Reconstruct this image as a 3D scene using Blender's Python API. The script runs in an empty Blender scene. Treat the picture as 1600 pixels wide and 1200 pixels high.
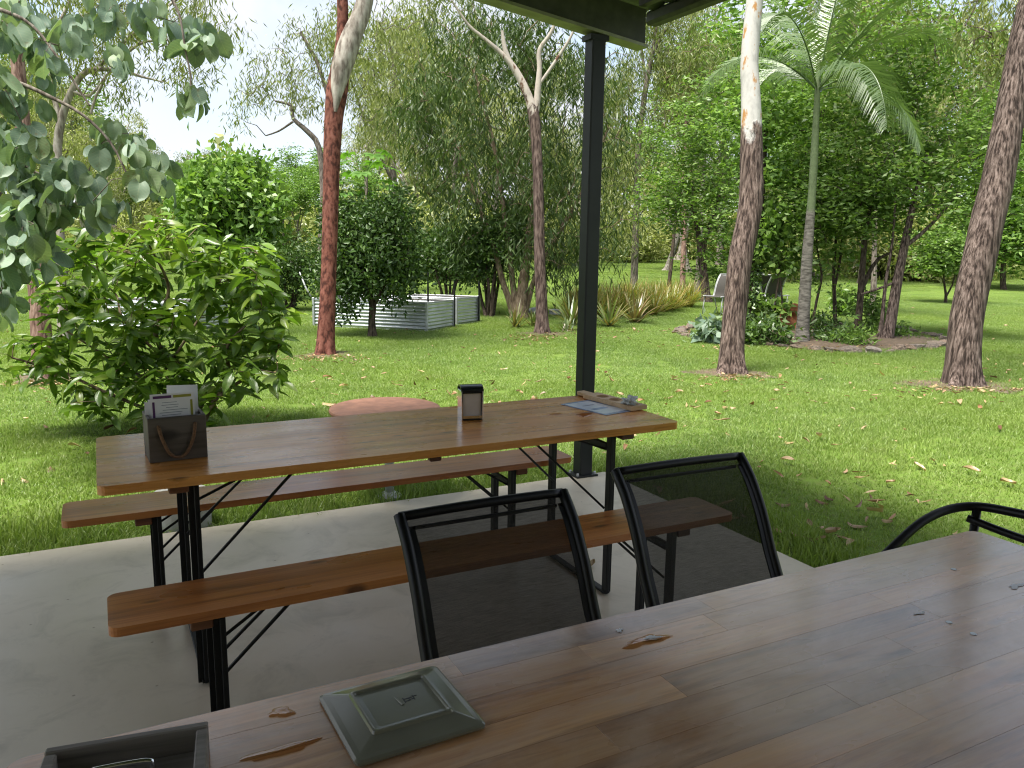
import bpy, bmesh, math, random
import numpy as np
from mathutils import Vector, Matrix

scene = bpy.context.scene
COL = scene.collection
R = math.radians

# ------------------------------------------------------------------ camera
CAM = np.array([-2.8564, -4.2969, 1.4963])
AX_R = np.array([0.88884186, -0.45800079, 0.01397946])
AX_U = np.array([0.06728173, 0.16062998, 0.98471883])
AX_D = np.array([0.45324753, 0.87431875, -0.17358974])
FPX = 1246.73
cam_data = bpy.data.cameras.new('camera')
cam = bpy.data.objects.new('camera', cam_data)
COL.objects.link(cam)
cam.matrix_world = Matrix(((AX_R[0], AX_U[0], -AX_D[0], CAM[0]), (AX_R[1], AX_U[1], -AX_D[1], CAM[1]),
                           (AX_R[2], AX_U[2], -AX_D[2], CAM[2]), (0, 0, 0, 1)))
cam_data.sensor_width = 36
cam_data.lens = FPX / 1600 * 36
cam_data.clip_start = 0.05
cam_data.clip_end = 2000
scene.camera = cam

# ------------------------------------------------------------------ sky and sun
SUN_EL, SUN_AZ = R(70), R(262)      # azimuth: direction the light comes from, measured from +Y clockwise
world = bpy.data.worlds.new('World')
scene.world = world
world.use_nodes = True
wn, wl = world.node_tree.nodes, world.node_tree.links
bg = wn['Background']
bg.inputs['Strength'].default_value = 0.1
sky = wn.new('ShaderNodeTexSky')
sky.sky_type = 'NISHITA'
sky.sun_disc = False
sky.sun_elevation = SUN_EL
sky.sun_rotation = SUN_AZ
tc = wn.new('ShaderNodeTexCoord')
cn = wn.new('ShaderNodeTexNoise')
cn.inputs['Scale'].default_value = 3.2
cn.inputs['Detail'].default_value = 7
cn.inputs['Roughness'].default_value = 0.55
cr = wn.new('ShaderNodeValToRGB')
cr.color_ramp.elements[0].position = 0.40
cr.color_ramp.elements[0].color = (0.35, 0.35, 0.35, 1)
cr.color_ramp.elements[1].position = 0.55
cr.color_ramp.elements[1].color = (1, 1, 1, 1)
cm = wn.new('ShaderNodeMix')
cm.data_type = 'RGBA'
wl.new(tc.outputs['Generated'], cn.inputs['Vector'])
wl.new(cn.outputs['Fac'], cr.inputs['Fac'])
wl.new(cr.outputs['Color'], cm.inputs['Factor'])
wl.new(sky.outputs['Color'], cm.inputs[6])
cm.inputs[7].default_value = (3.65, 3.8, 4.15, 1)
wl.new(cm.outputs[2], bg.inputs['Color'])

sun_data = bpy.data.lights.new('sun', 'SUN')
sun_data.energy = 4.2
sun_data.angle = R(22)
sun_data.color = (1, 0.96, 0.88)
sun = bpy.data.objects.new('sun', sun_data)
COL.objects.link(sun)
sd = Vector((math.sin(SUN_AZ) * math.cos(SUN_EL), math.cos(SUN_AZ) * math.cos(SUN_EL), math.sin(SUN_EL)))
sun.rotation_euler = sd.to_track_quat('Z', 'Y').to_euler()
sun.location = (0, 0, 30)

vs = scene.view_settings
vs.view_transform = 'Standard'
vs.look = 'None'
vs.exposure = 1.45
vs.gamma = 1
cy = scene.cycles
cy.use_denoising = True
cy.max_bounces = 4
cy.diffuse_bounces = 3
cy.glossy_bounces = 2
cy.transmission_bounces = 5
cy.transparent_max_bounces = 12
cy.caustics_reflective = False
cy.caustics_refractive = False
cy.sample_clamp_indirect = 6
cy.filter_width = 1.15
cy.use_adaptive_sampling = True
cy.adaptive_threshold = 0.015

# ------------------------------------------------------------------ helpers
LAWN_Z = -0.06


def ray(px, py):
    return AX_D + (px - 800) / FPX * AX_R - (py - 600) / FPX * AX_U


def at(px, py, k):
    return CAM + k * ray(px, py)


def gnd(px, py, z=LAWN_Z):
    v = ray(px, py)
    k = (z - CAM[2]) / v[2]
    return CAM + k * v, k


def tag(o, label=None, cat=None, group=None, kind=None):
    if label: o['label'] = label
    if cat: o['category'] = cat
    if group: o['group'] = group
    if kind: o['kind'] = kind
    return o


def empty(name, loc, rz=0):
    o = bpy.data.objects.new(name, None)
    o.empty_display_size = 0.1
    COL.objects.link(o)
    o.location = tuple(float(c) for c in loc)
    o.rotation_euler.z = rz
    return o


def link(name, me, mat=None, parent=None, loc=None, smooth=False):
    if mat is not None and not me.materials: me.materials.append(mat)
    if smooth: me.polygons.foreach_set('use_smooth', [True] * len(me.polygons))
    o = bpy.data.objects.new(name, me)
    COL.objects.link(o)
    if parent: o.parent = parent
    if loc is not None: o.location = tuple(float(c) for c in loc)
    return o


def mesh_np(name, V, F):
    """V (n,3) array, F (m,4) or (m,3) int array"""
    me = bpy.data.meshes.new(name)
    V = np.asarray(V, dtype=np.float32)
    F = np.asarray(F, dtype=np.int32)
    me.vertices.add(len(V))
    me.vertices.foreach_set('co', V.ravel())
    n, s = F.shape
    me.loops.add(n * s)
    me.loops.foreach_set('vertex_index', F.ravel())
    me.polygons.add(n)
    me.polygons.foreach_set('loop_start', np.arange(0, n * s, s, dtype=np.int32))
    me.polygons.foreach_set('loop_total', np.full(n, s, dtype=np.int32))
    me.update(calc_edges=True)
    return me


class MB:
    """collects simple solids into one mesh"""
    def __init__(self): self.v, self.f = [], []

    def add(self, v, f):
        o = len(self.v)
        self.v += [tuple(float(c) for c in p) for p in v]
        self.f += [tuple(i + o for i in q) for q in f]
        return self

    def box(self, c, s, M=None, ch=0.0):
        hx, hy, hz = s[0] / 2, s[1] / 2, s[2] / 2
        c = np.array(c, float)
        if ch <= 0:
            vv = [np.array((x * hx, y * hy, z * hz)) for z in (-1, 1) for x, y in ((-1, -1), (1, -1), (1, 1), (-1, 1))]
            ff = [(3, 2, 1, 0), (4, 5, 6, 7)] + [(i, (i + 1) % 4, (i + 1) % 4 + 4, i + 4) for i in range(4)]
        else:
            a = ch
            ring = [(-hx + a, -hy), (hx - a, -hy), (hx, -hy + a), (hx, hy - a), (hx - a, hy), (-hx + a, hy), (-hx, hy - a), (-hx, -hy + a)]
            ins = [(-hx + a, -hy + a), (hx - a, -hy + a), (hx - a, -hy + a), (hx - a, hy - a), (hx - a, hy - a), (-hx + a, hy - a), (-hx + a, hy - a), (-hx + a, -hy + a)]
            vv = []
            for rg, z in ((ins, -hz), (ring, -hz + a), (ring, hz - a), (ins, hz)):
                vv += [np.array((p[0], p[1], z)) for p in rg]
            ff = [tuple(range(7, -1, -1)), tuple(range(24, 32))]
            for k in range(3):
                ff += [(k * 8 + i, k * 8 + (i + 1) % 8, k * 8 + 8 + (i + 1) % 8, k * 8 + 8 + i) for i in range(8)]
        if M is not None: vv = [np.array(M @ Vector(p)) for p in vv]
        return self.add([p + c for p in vv], ff)

    def bar(self, a, b, w, h=None, up=(0, 0, 1)):
        a, b = Vector([float(x) for x in a]), Vector([float(x) for x in b])
        d = b - a
        L = d.length
        x = d.normalized()
        u = Vector(up)
        if abs(x.dot(u)) > 0.98: u = Vector((0, 1, 0))
        y = u.cross(x).normalized()
        z = x.cross(y)
        M = Matrix((x, y, z)).transposed()
        return self.box((a + b) / 2, (L, w, h or w), M, ch=min(w, h or w) * 0.12)

    def tube(self, pts, rad, n=8, cap=True):
        V, F = tube_np(pts, rad, n, cap)
        return self.add(V, F)

    def build(self, name, mat, parent=None, loc=None, smooth=False):
        me = bpy.data.meshes.new(name)
        me.from_pydata(self.v, [], self.f)
        me.update()
        return link(name, me, mat, parent, loc, smooth)


def tube_np(pts, rad, n=8, cap=True, rough=0.0, rng=None, fiss=0):
    pts = np.asarray(pts, float)
    m = len(pts)
    rad = np.broadcast_to(np.asarray(rad, float), (m,))
    T = np.gradient(pts, axis=0)
    T /= np.linalg.norm(T, axis=1)[:, None] + 1e-12
    ref = np.array([1.0, 0, 0]) if abs(T[0][0]) < 0.8 else np.array([0, 1.0, 0])
    V = []
    ang = np.arange(n) / n * 2 * np.pi
    for i in range(m):
        ref = ref - T[i] * (ref @ T[i])
        ref /= np.linalg.norm(ref) + 1e-12
        b = np.cross(T[i], ref)
        V.append(pts[i] + rad[i] * (np.cos(ang)[:, None] * ref + np.sin(ang)[:, None] * b))
    V = np.array(V)
    if rough > 0:
        ph = rng.random(6) * 7
        h = np.arange(m)[:, None] * 0.21
        a = ang[None, :]
        d = np.sin(a * 2 + ph[0] + h * .5) * .3 + np.sin(a * 3 + ph[1] - h * .8) * .3 + np.sin(a * 5 + ph[2] + h * 1.3) * .2
        if fiss: d = d + .5 * (np.abs(np.sin(a * fiss / 2 + np.sin(h * 1.7 + ph[3]) * 1.2 + np.sin(h * .6 + ph[4]))) - .6)
        d = d + rng.normal(0, .09, (m, n))
        V = pts[:, None, :] + (V - pts[:, None, :]) * (1 + rough * d)[:, :, None]
    V = V.reshape(-1, 3)
    F = [(i * n + j, i * n + (j + 1) % n, (i + 1) * n + (j + 1) % n, (i + 1) * n + j) for i in range(m - 1) for j in range(n)]
    if cap:
        F = F + [tuple(range(n - 1, -1, -1)), tuple(range((m - 1) * n, m * n))]
    return V, F


def smooth_path(ctrl, step):
    """Catmull-Rom through control rows (any number of columns), resampled about every step (first three columns)"""
    c = np.asarray(ctrl, float)
    c = np.vstack([2 * c[0] - c[1], c, 2 * c[-1] - c[-2]])
    out = []
    for i in range(1, len(c) - 2):
        p0, p1, p2, p3 = c[i - 1:i + 3]
        n = max(2, int(np.linalg.norm((p2 - p1)[:3]) / step))
        for t in np.arange(n) / n:
            out.append(.5 * (2 * p1 + (p2 - p0) * t + (2 * p0 - 5 * p1 + 4 * p2 - p3) * t * t + (3 * p1 - p0 - 3 * p2 + p3) * t ** 3))
    out.append(c[-2])
    return np.array(out)


# ------------------------------------------------------------------ materials
def new_mat(name):
    m = bpy.data.materials.new(name)
    m.use_nodes = True
    nt = m.node_tree
    return m, nt.nodes, nt.links, nt.nodes['Principled BSDF']


def ramp(nodes, stops):
    r = nodes.new('ShaderNodeValToRGB')
    e = r.color_ramp.elements
    while len(e) < len(stops): e.new(0.5)
    for i, (p, c) in enumerate(stops):
        e[i].position = p
        e[i].color = (*c, 1) if len(c) == 3 else c
    return r


def noise(nodes, links, vec, scale, detail=4, rough=.5, mapping=None, dist=0):
    n = nodes.new('ShaderNodeTexNoise')
    n.inputs['Scale'].default_value = scale
    n.inputs['Detail'].default_value = detail
    n.inputs['Roughness'].default_value = rough
    n.inputs['Distortion'].default_value = dist
    if mapping:
        mp = nodes.new('ShaderNodeMapping')
        mp.inputs['Scale'].default_value = mapping
        links.new(vec, mp.inputs['Vector'])
        vec = mp.outputs['Vector']
    links.new(vec, n.inputs['Vector'])
    return n.outputs['Fac']


def mixc(nodes, links, fac, a, b, mode='MIX'):
    m = nodes.new('ShaderNodeMix')
    m.data_type = 'RGBA'
    m.blend_type = mode
    if isinstance(fac, (int, float)): m.inputs['Factor'].default_value = fac
    else: links.new(fac, m.inputs['Factor'])
    for s, v in ((6, a), (7, b)):
        if isinstance(v, tuple): m.inputs[s].default_value = (*v, 1)
        else: links.new(v, m.inputs[s])
    return m.outputs[2]


def bump(nodes, links, h, strength, dist, bs):
    b = nodes.new('ShaderNodeBump')
    b.inputs['Strength'].default_value = strength
    b.inputs['Distance'].default_value = dist
    links.new(h, b.inputs['Height'])
    links.new(b.outputs['Normal'], bs.inputs['Normal'])


def objcoord(nodes): return nodes.new('ShaderNodeTexCoord').outputs['Object']


def plain(name, col, rough=.5, metal=0.0, var=.15, scale=30, bumpd=0.0, spec=.5):
    m, n, l, b = new_mat(name)
    f = noise(n, l, objcoord(n), scale, 5)
    d = tuple(c * (1 - var) for c in col)
    e = tuple(min(1, c * (1 + var)) for c in col)
    r = ramp(n, [(.3, d), (.7, e)])
    l.new(f, r.inputs['Fac'])
    l.new(r.outputs['Color'], b.inputs['Base Color'])
    b.inputs['Roughness'].default_value = rough
    b.inputs['Metallic'].default_value = metal
    b.inputs['Specular IOR Level'].default_value = spec
    if bumpd: bump(n, l, f, .6, bumpd, b)
    return m


def wood(name, dark, mid, light, rough=(.22, .42), worn_sheen=None, vary=.25, coat=0.0):
    m, n, l, b = new_mat(name)
    tcn = n.new('ShaderNodeTexCoord')
    oi = n.new('ShaderNodeObjectInfo')
    sc = n.new('ShaderNodeVectorMath')
    sc.operation = 'SCALE'
    sc.inputs[0].default_value = (7.3, 3.1, 5.7)
    l.new(oi.outputs['Random'], sc.inputs['Scale'])
    ad = n.new('ShaderNodeVectorMath')
    l.new(tcn.outputs['Object'], ad.inputs[0])
    l.new(sc.outputs[0], ad.inputs[1])
    v = ad.outputs[0]
    g1 = noise(n, l, v, 1, 5, .6, (1.1, 17, 17), .6)
    g2 = noise(n, l, v, 1, 4, .6, (5, 130, 130))
    r = ramp(n, [(.34, dark), (.47, mid), (.62, light)])
    l.new(g1, r.inputs['Fac'])
    c = mixc(n, l, .35, r.outputs['Color'], ramp_out(n, l, g2, [(.3, tuple(x * .55 for x in mid)), (.7, light)]))
    # board to board tone
    hv = n.new('ShaderNodeHueSaturation')
    mr = n.new('ShaderNodeMapRange')
    mr.inputs['To Min'].default_value = 1 - vary
    mr.inputs['To Max'].default_value = 1 + vary
    l.new(oi.outputs['Random'], mr.inputs['Value'])
    l.new(mr.outputs[0], hv.inputs['Value'])
    l.new(c, hv.inputs['Color'])
    c = hv.outputs['Color']
    # knots
    mp = n.new('ShaderNodeMapping')
    mp.inputs['Scale'].default_value = (1.7, 5.5, 3)
    l.new(v, mp.inputs['Vector'])
    vo = n.new('ShaderNodeTexVoronoi')
    vo.inputs['Scale'].default_value = 2.0
    l.new(mp.outputs[0], vo.inputs['Vector'])
    kr = ramp(n, [(.07, (1, 1, 1)), (.15, (0, 0, 0))])
    l.new(vo.outputs['Distance'], kr.inputs['Fac'])
    kf = n.new('ShaderNodeMath')
    kf.operation = 'MULTIPLY'
    kf.inputs[1].default_value = .75
    l.new(kr.outputs['Color'], kf.inputs[0])
    c = mixc(n, l, kf.outputs[0], c, tuple(x * .28 for x in dark))
    if worn_sheen:
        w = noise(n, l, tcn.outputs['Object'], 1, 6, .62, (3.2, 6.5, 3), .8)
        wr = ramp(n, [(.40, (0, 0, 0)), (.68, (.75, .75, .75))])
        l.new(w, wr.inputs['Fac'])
        c = mixc(n, l, wr.outputs['Color'], c, worn_sheen)
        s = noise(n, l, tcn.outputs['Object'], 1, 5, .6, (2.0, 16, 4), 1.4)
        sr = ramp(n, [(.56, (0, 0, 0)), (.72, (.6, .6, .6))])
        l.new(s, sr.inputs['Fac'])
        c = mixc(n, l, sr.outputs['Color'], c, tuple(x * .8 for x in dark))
    l.new(c, b.inputs['Base Color'])
    rr = noise(n, l, tcn.outputs['Object'], 1, 4, .5, (4, 9, 9))
    mr2 = n.new('ShaderNodeMapRange')
    mr2.inputs['From Min'].default_value = .3
    mr2.inputs['From Max'].default_value = .7
    mr2.inputs['To Min'].default_value = rough[0]
    mr2.inputs['To Max'].default_value = rough[1]
    l.new(rr, mr2.inputs['Value'])
    l.new(mr2.outputs[0], b.inputs['Roughness'])
    b.inputs['Coat Weight'].default_value = coat
    b.inputs['Coat Roughness'].default_value = .14
    bump(n, l, g2, .25, .0012, b)
    return m


def ramp_out(n, l, fac, stops):
    r = ramp(n, stops)
    l.new(fac, r.inputs['Fac'])
    return r.outputs['Color']


def leaf_mat(name, cols, trans=.35, gloss=.08, rough=.4, patch=None, vein=None):
    """cols: list of colours picked at random per leaf"""
    m, n, l, b = new_mat(name)
    n.remove(b)
    out = n['Material Output']
    ge = n.new('ShaderNodeNewGeometry')
    oi = n.new('ShaderNodeObjectInfo')
    a = n.new('ShaderNodeMath')
    l.new(ge.outputs['Random Per Island'], a.inputs[0])
    l.new(oi.outputs['Random'], a.inputs[1])
    fr = n.new('ShaderNodeMath')
    fr.operation = 'FRACT'
    l.new(a.outputs[0], fr.inputs[0])
    stops = [(i / max(1, len(cols) - 1), c) for i, c in enumerate(cols)]
    c = ramp_out(n, l, fr.outputs[0], stops)
    if patch:
        pn = noise(n, l, ge.outputs['Position'], patch[0], 3)
        c = mixc(n, l, ramp_out(n, l, pn, [(.35, (0, 0, 0)), (.65, (1, 1, 1))]), c, mixc(n, l, .6, c, patch[1]))
        c = mixc(n, l, ramp_out(n, l, noise(n, l, ge.outputs['Position'], 1.3, 5, .65), [(.54, (0, 0, 0)), (.72, (.35, .35, .35))]), c, (.25, .27, .11))
        c = mixc(n, l, ramp_out(n, l, noise(n, l, ge.outputs['Position'], .6, 4, .6), [(.35, (.3, .3, .3)), (.48, (0, 0, 0))]), c, (.09, .17, .04))
    if vein:
        oc = objcoord(n)
        sx = n.new('ShaderNodeSeparateXYZ'); l.new(oc, sx.inputs[0])
        ab = n.new('ShaderNodeMath'); ab.operation = 'ABSOLUTE'; l.new(sx.outputs['Y'], ab.inputs[0])
        c = mixc(n, l, ramp_out(n, l, ab.outputs[0], [(.0012, (.55, .55, .55)), (.0026, (0, 0, 0))]), c, vein)
        # side veins run out from the midrib at a slant
        ma = n.new('ShaderNodeMath'); ma.operation = 'MULTIPLY_ADD'; l.new(ab.outputs[0], ma.inputs[0]); ma.inputs[1].default_value = -.8; l.new(sx.outputs['X'], ma.inputs[2])
        pp = n.new('ShaderNodeMath'); pp.operation = 'PINGPONG'; l.new(ma.outputs[0], pp.inputs[0]); pp.inputs[1].default_value = .009
        c = mixc(n, l, ramp_out(n, l, pp.outputs[0], [(.0004, (.3, .3, .3)), (.0014, (0, 0, 0))]), c, vein)
        c = mixc(n, l, ramp_out(n, l, noise(n, l, ge.outputs['Position'], 38, 3), [(.62, (0, 0, 0)), (.72, (.55, .55, .55))]), c, (.16, .13, .05))
    df = n.new('ShaderNodeBsdfDiffuse')
    tr = n.new('ShaderNodeBsdfTranslucent')
    gl = n.new('ShaderNodeBsdfGlossy')
    gl.inputs['Roughness'].default_value = rough
    l.new(c, df.inputs['Color'])
    tcx = mixc(n, l, 1.0, c, (1.0, 1.12, .5), 'MULTIPLY')
    l.new(tcx, tr.inputs['Color'])
    m1 = n.new('ShaderNodeMixShader')
    m1.inputs[0].default_value = trans
    l.new(df.outputs[0], m1.inputs[1])
    l.new(tr.outputs[0], m1.inputs[2])
    m2 = n.new('ShaderNodeMixShader')
    m2.inputs[0].default_value = gloss
    l.new(m1.outputs[0], m2.inputs[1])
    l.new(gl.outputs[0], m2.inputs[2])
    l.new(m2.outputs[0], out.inputs['Surface'])
    return m


def bark(name, c0, c1, c2, upper=None, zsplit=0, zsoft=.4, patch=None, stretch=.12, bumpd=.02, fine=34):
    """fissured bark; upper = smooth pale bark above height zsplit (object coordinates)"""
    m, n, l, b = new_mat(name)
    o = objcoord(n)
    f1 = noise(n, l, o, fine, 4, .55, (1, 1, stretch), .12)
    f2 = noise(n, l, o, 6, 4)
    c = ramp_out(n, l, f1, [(.38, c0), (.5, c1), (.64, c2)])
    c = mixc(n, l, ramp_out(n, l, f2, [(.3, (0, 0, 0)), (.7, (.5, .5, .5))]), c, c0)
    if upper:
        sx = n.new('ShaderNodeSeparateXYZ')
        l.new(o, sx.inputs[0])
        nz = noise(n, l, o, 5, 5, .6, (1, 1, .5))
        ma = n.new('ShaderNodeMath')
        ma.operation = 'MULTIPLY_ADD'
        l.new(nz, ma.inputs[0])
        ma.inputs[1].default_value = zsoft * 4
        l.new(sx.outputs['Z'], ma.inputs[2])
        mr = n.new('ShaderNodeMapRange')
        mr.inputs['From Min'].default_value = zsplit + zsoft * 2 - .05
        mr.inputs['From Max'].default_value = zsplit + zsoft * 2 + .05
        l.new(ma.outputs[0], mr.inputs['Value'])
        up = ramp_out(n, l, noise(n, l, o, 9, 5, .6, (1, 1, .45)), [(.3, tuple(x * .7 for x in upper)), (.5, upper), (.58, upper), (.64, patch or upper)])
        c = mixc(n, l, mr.outputs[0], c, up)
        inv = n.new('ShaderNodeMath')
        inv.operation = 'SUBTRACT'
        inv.inputs[0].default_value = 1.08
        l.new(mr.outputs[0], inv.inputs[1])
        hh = n.new('ShaderNodeMath')
        hh.operation = 'MULTIPLY'
        l.new(f1, hh.inputs[0])
        l.new(inv.outputs[0], hh.inputs[1])
        bump(n, l, hh.outputs[0], 1, bumpd, b)
    else:
        bump(n, l, f1, 1, bumpd, b)
    l.new(c, b.inputs['Base Color'])
    b.inputs['Roughness'].default_value = .9
    b.inputs['Specular IOR Level'].default_value = .2
    return m


M = {}
M['wood_back'] = wood('wood_back', (.24, .075, .016), (.54, .21, .042), (.68, .32, .08), (.2, .38), coat=.3, vary=.12)
M['wood_bench'] = wood('wood_bench', (.17, .05, .013), (.42, .14, .032), (.56, .22, .055), (.26, .42), coat=.4, vary=.12)
M['wood_near'] = wood('wood_near', (.16, .06, .02), (.48, .21, .07), (.62, .34, .14), (.2, .4), worn_sheen=(.62, .44, .31), vary=.3, coat=1.0)  # worn varnish patches, their colour lightened to stand in for sky reflection
M['wood_batten'] = wood('wood_batten', (.06, .02, .01), (.14, .05, .02), (.2, .08, .03), (.5, .7))
M['wood_pale'] = wood('wood_pale', (.32, .2, .1), (.46, .3, .16), (.56, .39, .22), (.5, .65), vary=.05)
M['wood_grey'] = wood('wood_grey', (.09, .08, .07), (.22, .195, .165), (.33, .3, .265), (.6, .8), vary=.12)
M['steel_dark'] = plain('steel_dark', (.006, .007, .007), .5, 0, .3, 40, 0, .3)
M['post_paint'] = plain('post_paint', (.012, .0145, .0145), .5, 0, .2, 8, 0, .35)
M['galv'] = plain('galv', (.62, .65, .66), .38, .75, .12, 5)
M['galv_rim'] = plain('galv_rim', (.5, .52, .53), .45, .6, .15, 8)
M['chrome'] = plain('chrome', (.75, .76, .78), .12, 1, .05, 10)
M['black_gloss'] = plain('black_gloss', (.015, .016, .018), .2, 0, .1, 10)
M['paper'] = plain('paper', (.78, .78, .78), .7, 0, .03, 20)
M['napkin'] = plain('napkin', (.55, .5, .45), .8, 0, .08, 25)
M['purple_ink'] = plain('purple_ink', (.1, .035, .12), .6, 0, .1, 30)
M['olive_ink'] = plain('olive_ink', (.3, .3, .04), .6, 0, .1, 30)
M['grey_ink'] = plain('grey_ink', (.22, .24, .28), .7, 0, .1, 30)
M['blue_print'] = plain('blue_print', (.2, .28, .42), .25, 0, .35, 12)
M['laminate'] = plain('laminate', (.62, .68, .74), .18, 0, .08, 14)
M['terracotta'] = plain('terracotta', (.235, .115, .072), .6, 0, .3, 14, .003)
M['pale_metal'] = plain('pale_metal', (.5, .52, .5), .5, .3, .1, 12)
M['concrete_grey'] = plain('concrete_grey', (.36, .36, .32), .85, 0, .2, 12, .003)
M['glaze'] = plain('glaze', (.21, .21, .155), .14, 0, .14, 7)
M['ink_dark'] = plain('ink_dark', (.02, .02, .02), .5, 0, .1, 20)
M['rope'] = plain('rope', (.16, .09, .045), .9, 0, .35, 160, .003)
M['box_board'] = wood('box_board', (.045, .038, .03), (.095, .082, .066), (.13, .115, .095), (.6, .8), vary=.08)
M['rust'] = plain('rust', (.24, .09, .035), .85, 0, .4, 14, .004)
M['soil'] = plain('soil', (.10, .07, .045), .95, 0, .4, 16, .02)
m, n, l, b = new_mat('rock')
o = objcoord(n); oi = n.new('ShaderNodeObjectInfo')
c = ramp_out(n, l, oi.outputs['Random'], [(0, (.22, .18, .15)), (.4, (.33, .26, .2)), (.75, (.37, .26, .19)), (1, (.4, .36, .32))])
f = noise(n, l, o, 2.2, 6, .65)
c = mixc(n, l, ramp_out(n, l, f, [(.4, (0, 0, 0)), (.65, (.7, .7, .7))]), c, (.07, .06, .045))
l.new(c, b.inputs['Base Color']); b.inputs['Roughness'].default_value = .95
bump(n, l, f, .8, .25, b)
M['rock'] = m
M['tissue'] = plain('tissue', (.5, .52, .5), .8, 0, .1, 40)
M['chair_frame'] = plain('chair_frame', (.006, .006, .0065), .42, 0, .2, 30, 0, .35)
M['white_frame'] = plain('white_frame', (.36, .37, .37), .45, .1, .08, 20)
M['roof_green'] = plain('roof_green', (.035, .045, .032), .55, .1, .25, 5)
M['beam_paint'] = plain('beam_paint', (.045, .048, .036), .6, 0, .35, 14)
M['beam_lip'] = plain('beam_lip', (.24, .25, .17), .5, .2, .2, 10)
M['render_wall'] = plain('render_wall', (.38, .34, .28), .9, 0, .1, 6)

# concrete slab
m, n, l, b = new_mat('slab_paint')
o = objcoord(n)
c = ramp_out(n, l, noise(n, l, o, 1.7, 6, .6), [(.3, (.46, .405, .30)), (.7, (.57, .51, .395))])
s1 = ramp_out(n, l, noise(n, l, o, 5, 6, .7, None, .8), [(.5, (0, 0, 0)), (.72, (.65, .65, .65))])
c = mixc(n, l, s1, c, (.34, .30, .22))
sp = n.new('ShaderNodeTexVoronoi'); sp.inputs['Scale'].default_value = 9; l.new(o, sp.inputs['Vector'])
c = mixc(n, l, ramp_out(n, l, sp.outputs['Distance'], [(.03, (.7, .7, .7)), (.06, (0, 0, 0))]), c, (.16, .13, .09))
l.new(c, b.inputs['Base Color'])
l.new(ramp_out(n, l, noise(n, l, o, 3.5, 5), [(.3, (.28, .28, .28)), (.7, (.5, .5, .5))]), b.inputs['Roughness'])
bump(n, l, noise(n, l, o, 40, 4), .15, .002, b)
M['slab'] = m

# lawn soil and thatch below the blades
m, n, l, b = new_mat('lawn_ground')
o = objcoord(n)
c = ramp_out(n, l, noise(n, l, o, .55, 5, .6), [(.3, (.075, .13, .022)), (.7, (.13, .2, .035))])
c = mixc(n, l, ramp_out(n, l, noise(n, l, o, 16, 4, .7), [(.45, (0, 0, 0)), (.75, (.7, .7, .7))]), c, (.11, .10, .045))
l.new(c, b.inputs['Base Color'])
b.inputs['Roughness'].default_value = 1
b.inputs['Specular IOR Level'].default_value = .1
bump(n, l, noise(n, l, o, 30, 4), .5, .03, b)
M['lawn'] = m

# chair mesh: a real open weave, threads opaque and gaps open
m, n, l, b = new_mat('sling_mesh')
o = objcoord(n)
tr = n.new('ShaderNodeBsdfTransparent')
mx = n.new('ShaderNodeMixShader')
w = noise(n, l, o, 1, 2, .5, (900, 900, 900))
w2 = noise(n, l, o, 1, 2, .5, (30, 60, 700))
mm = n.new('ShaderNodeMath'); mm.operation = 'ADD'; l.new(w, mm.inputs[0]); l.new(w2, mm.inputs[1])
mr = n.new('ShaderNodeMapRange')
mr.inputs['From Min'].default_value = .7; mr.inputs['From Max'].default_value = 1.3
mr.inputs['To Min'].default_value = .77; mr.inputs['To Max'].default_value = .88
l.new(mm.outputs[0], mr.inputs['Value'])
l.new(mr.outputs[0], mx.inputs[0])
l.new(tr.outputs[0], mx.inputs[1]); l.new(b.outputs[0], mx.inputs[2])
b.inputs['Base Color'].default_value = (.03, .027, .022, 1); b.inputs['Roughness'].default_value = .8; b.inputs['Specular IOR Level'].default_value = .2
l.new(mx.outputs[0], n['Material Output'].inputs['Surface'])
M['sling'] = m
M['sling_grey'] = plain('sling_grey', (.04, .036, .03), .8, 0, .15, 60)

m, n, l, b = new_mat('water')
n.remove(b)
wt = n.new('ShaderNodeBsdfTransparent'); wt.inputs['Color'].default_value = (.8, .6, .4, 1)
wg = n.new('ShaderNodeBsdfGlossy'); wg.inputs['Roughness'].default_value = .02
wm = n.new('ShaderNodeMixShader')
wm.inputs[0].default_value = .16; l.new(wt.outputs[0], wm.inputs[1]); l.new(wg.outputs[0], wm.inputs[2])
l.new(wm.outputs[0], n['Material Output'].inputs['Surface'])
M['water'] = m

# foliage
M['lf_acacia'] = leaf_mat('lf_acacia', [(0.042, 0.079, 0.021), (0.071, 0.115, 0.032), (0.100, 0.149, 0.042), (0.059, 0.099, 0.028)], .3, .028)
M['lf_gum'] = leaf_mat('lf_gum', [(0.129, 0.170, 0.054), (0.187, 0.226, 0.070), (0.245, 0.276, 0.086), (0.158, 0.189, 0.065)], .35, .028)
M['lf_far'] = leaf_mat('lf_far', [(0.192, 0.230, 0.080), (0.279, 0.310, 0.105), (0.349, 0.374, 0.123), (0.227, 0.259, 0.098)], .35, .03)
M['lf_citrus'] = leaf_mat('lf_citrus', [(0.039, 0.079, 0.020), (0.061, 0.115, 0.027), (0.096, 0.159, 0.037)], .22, .028)
M['lf_bright'] = leaf_mat('lf_bright', [(0.106, 0.194, 0.041), (0.160, 0.276, 0.055), (0.230, 0.346, 0.083), (0.089, 0.152, 0.041)], .4, .028)
M['lf_mango'] = leaf_mat('lf_mango', [(0.100, 0.191, 0.040), (0.154, 0.273, 0.054), (0.241, 0.364, 0.078)], .35, .028)
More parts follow.
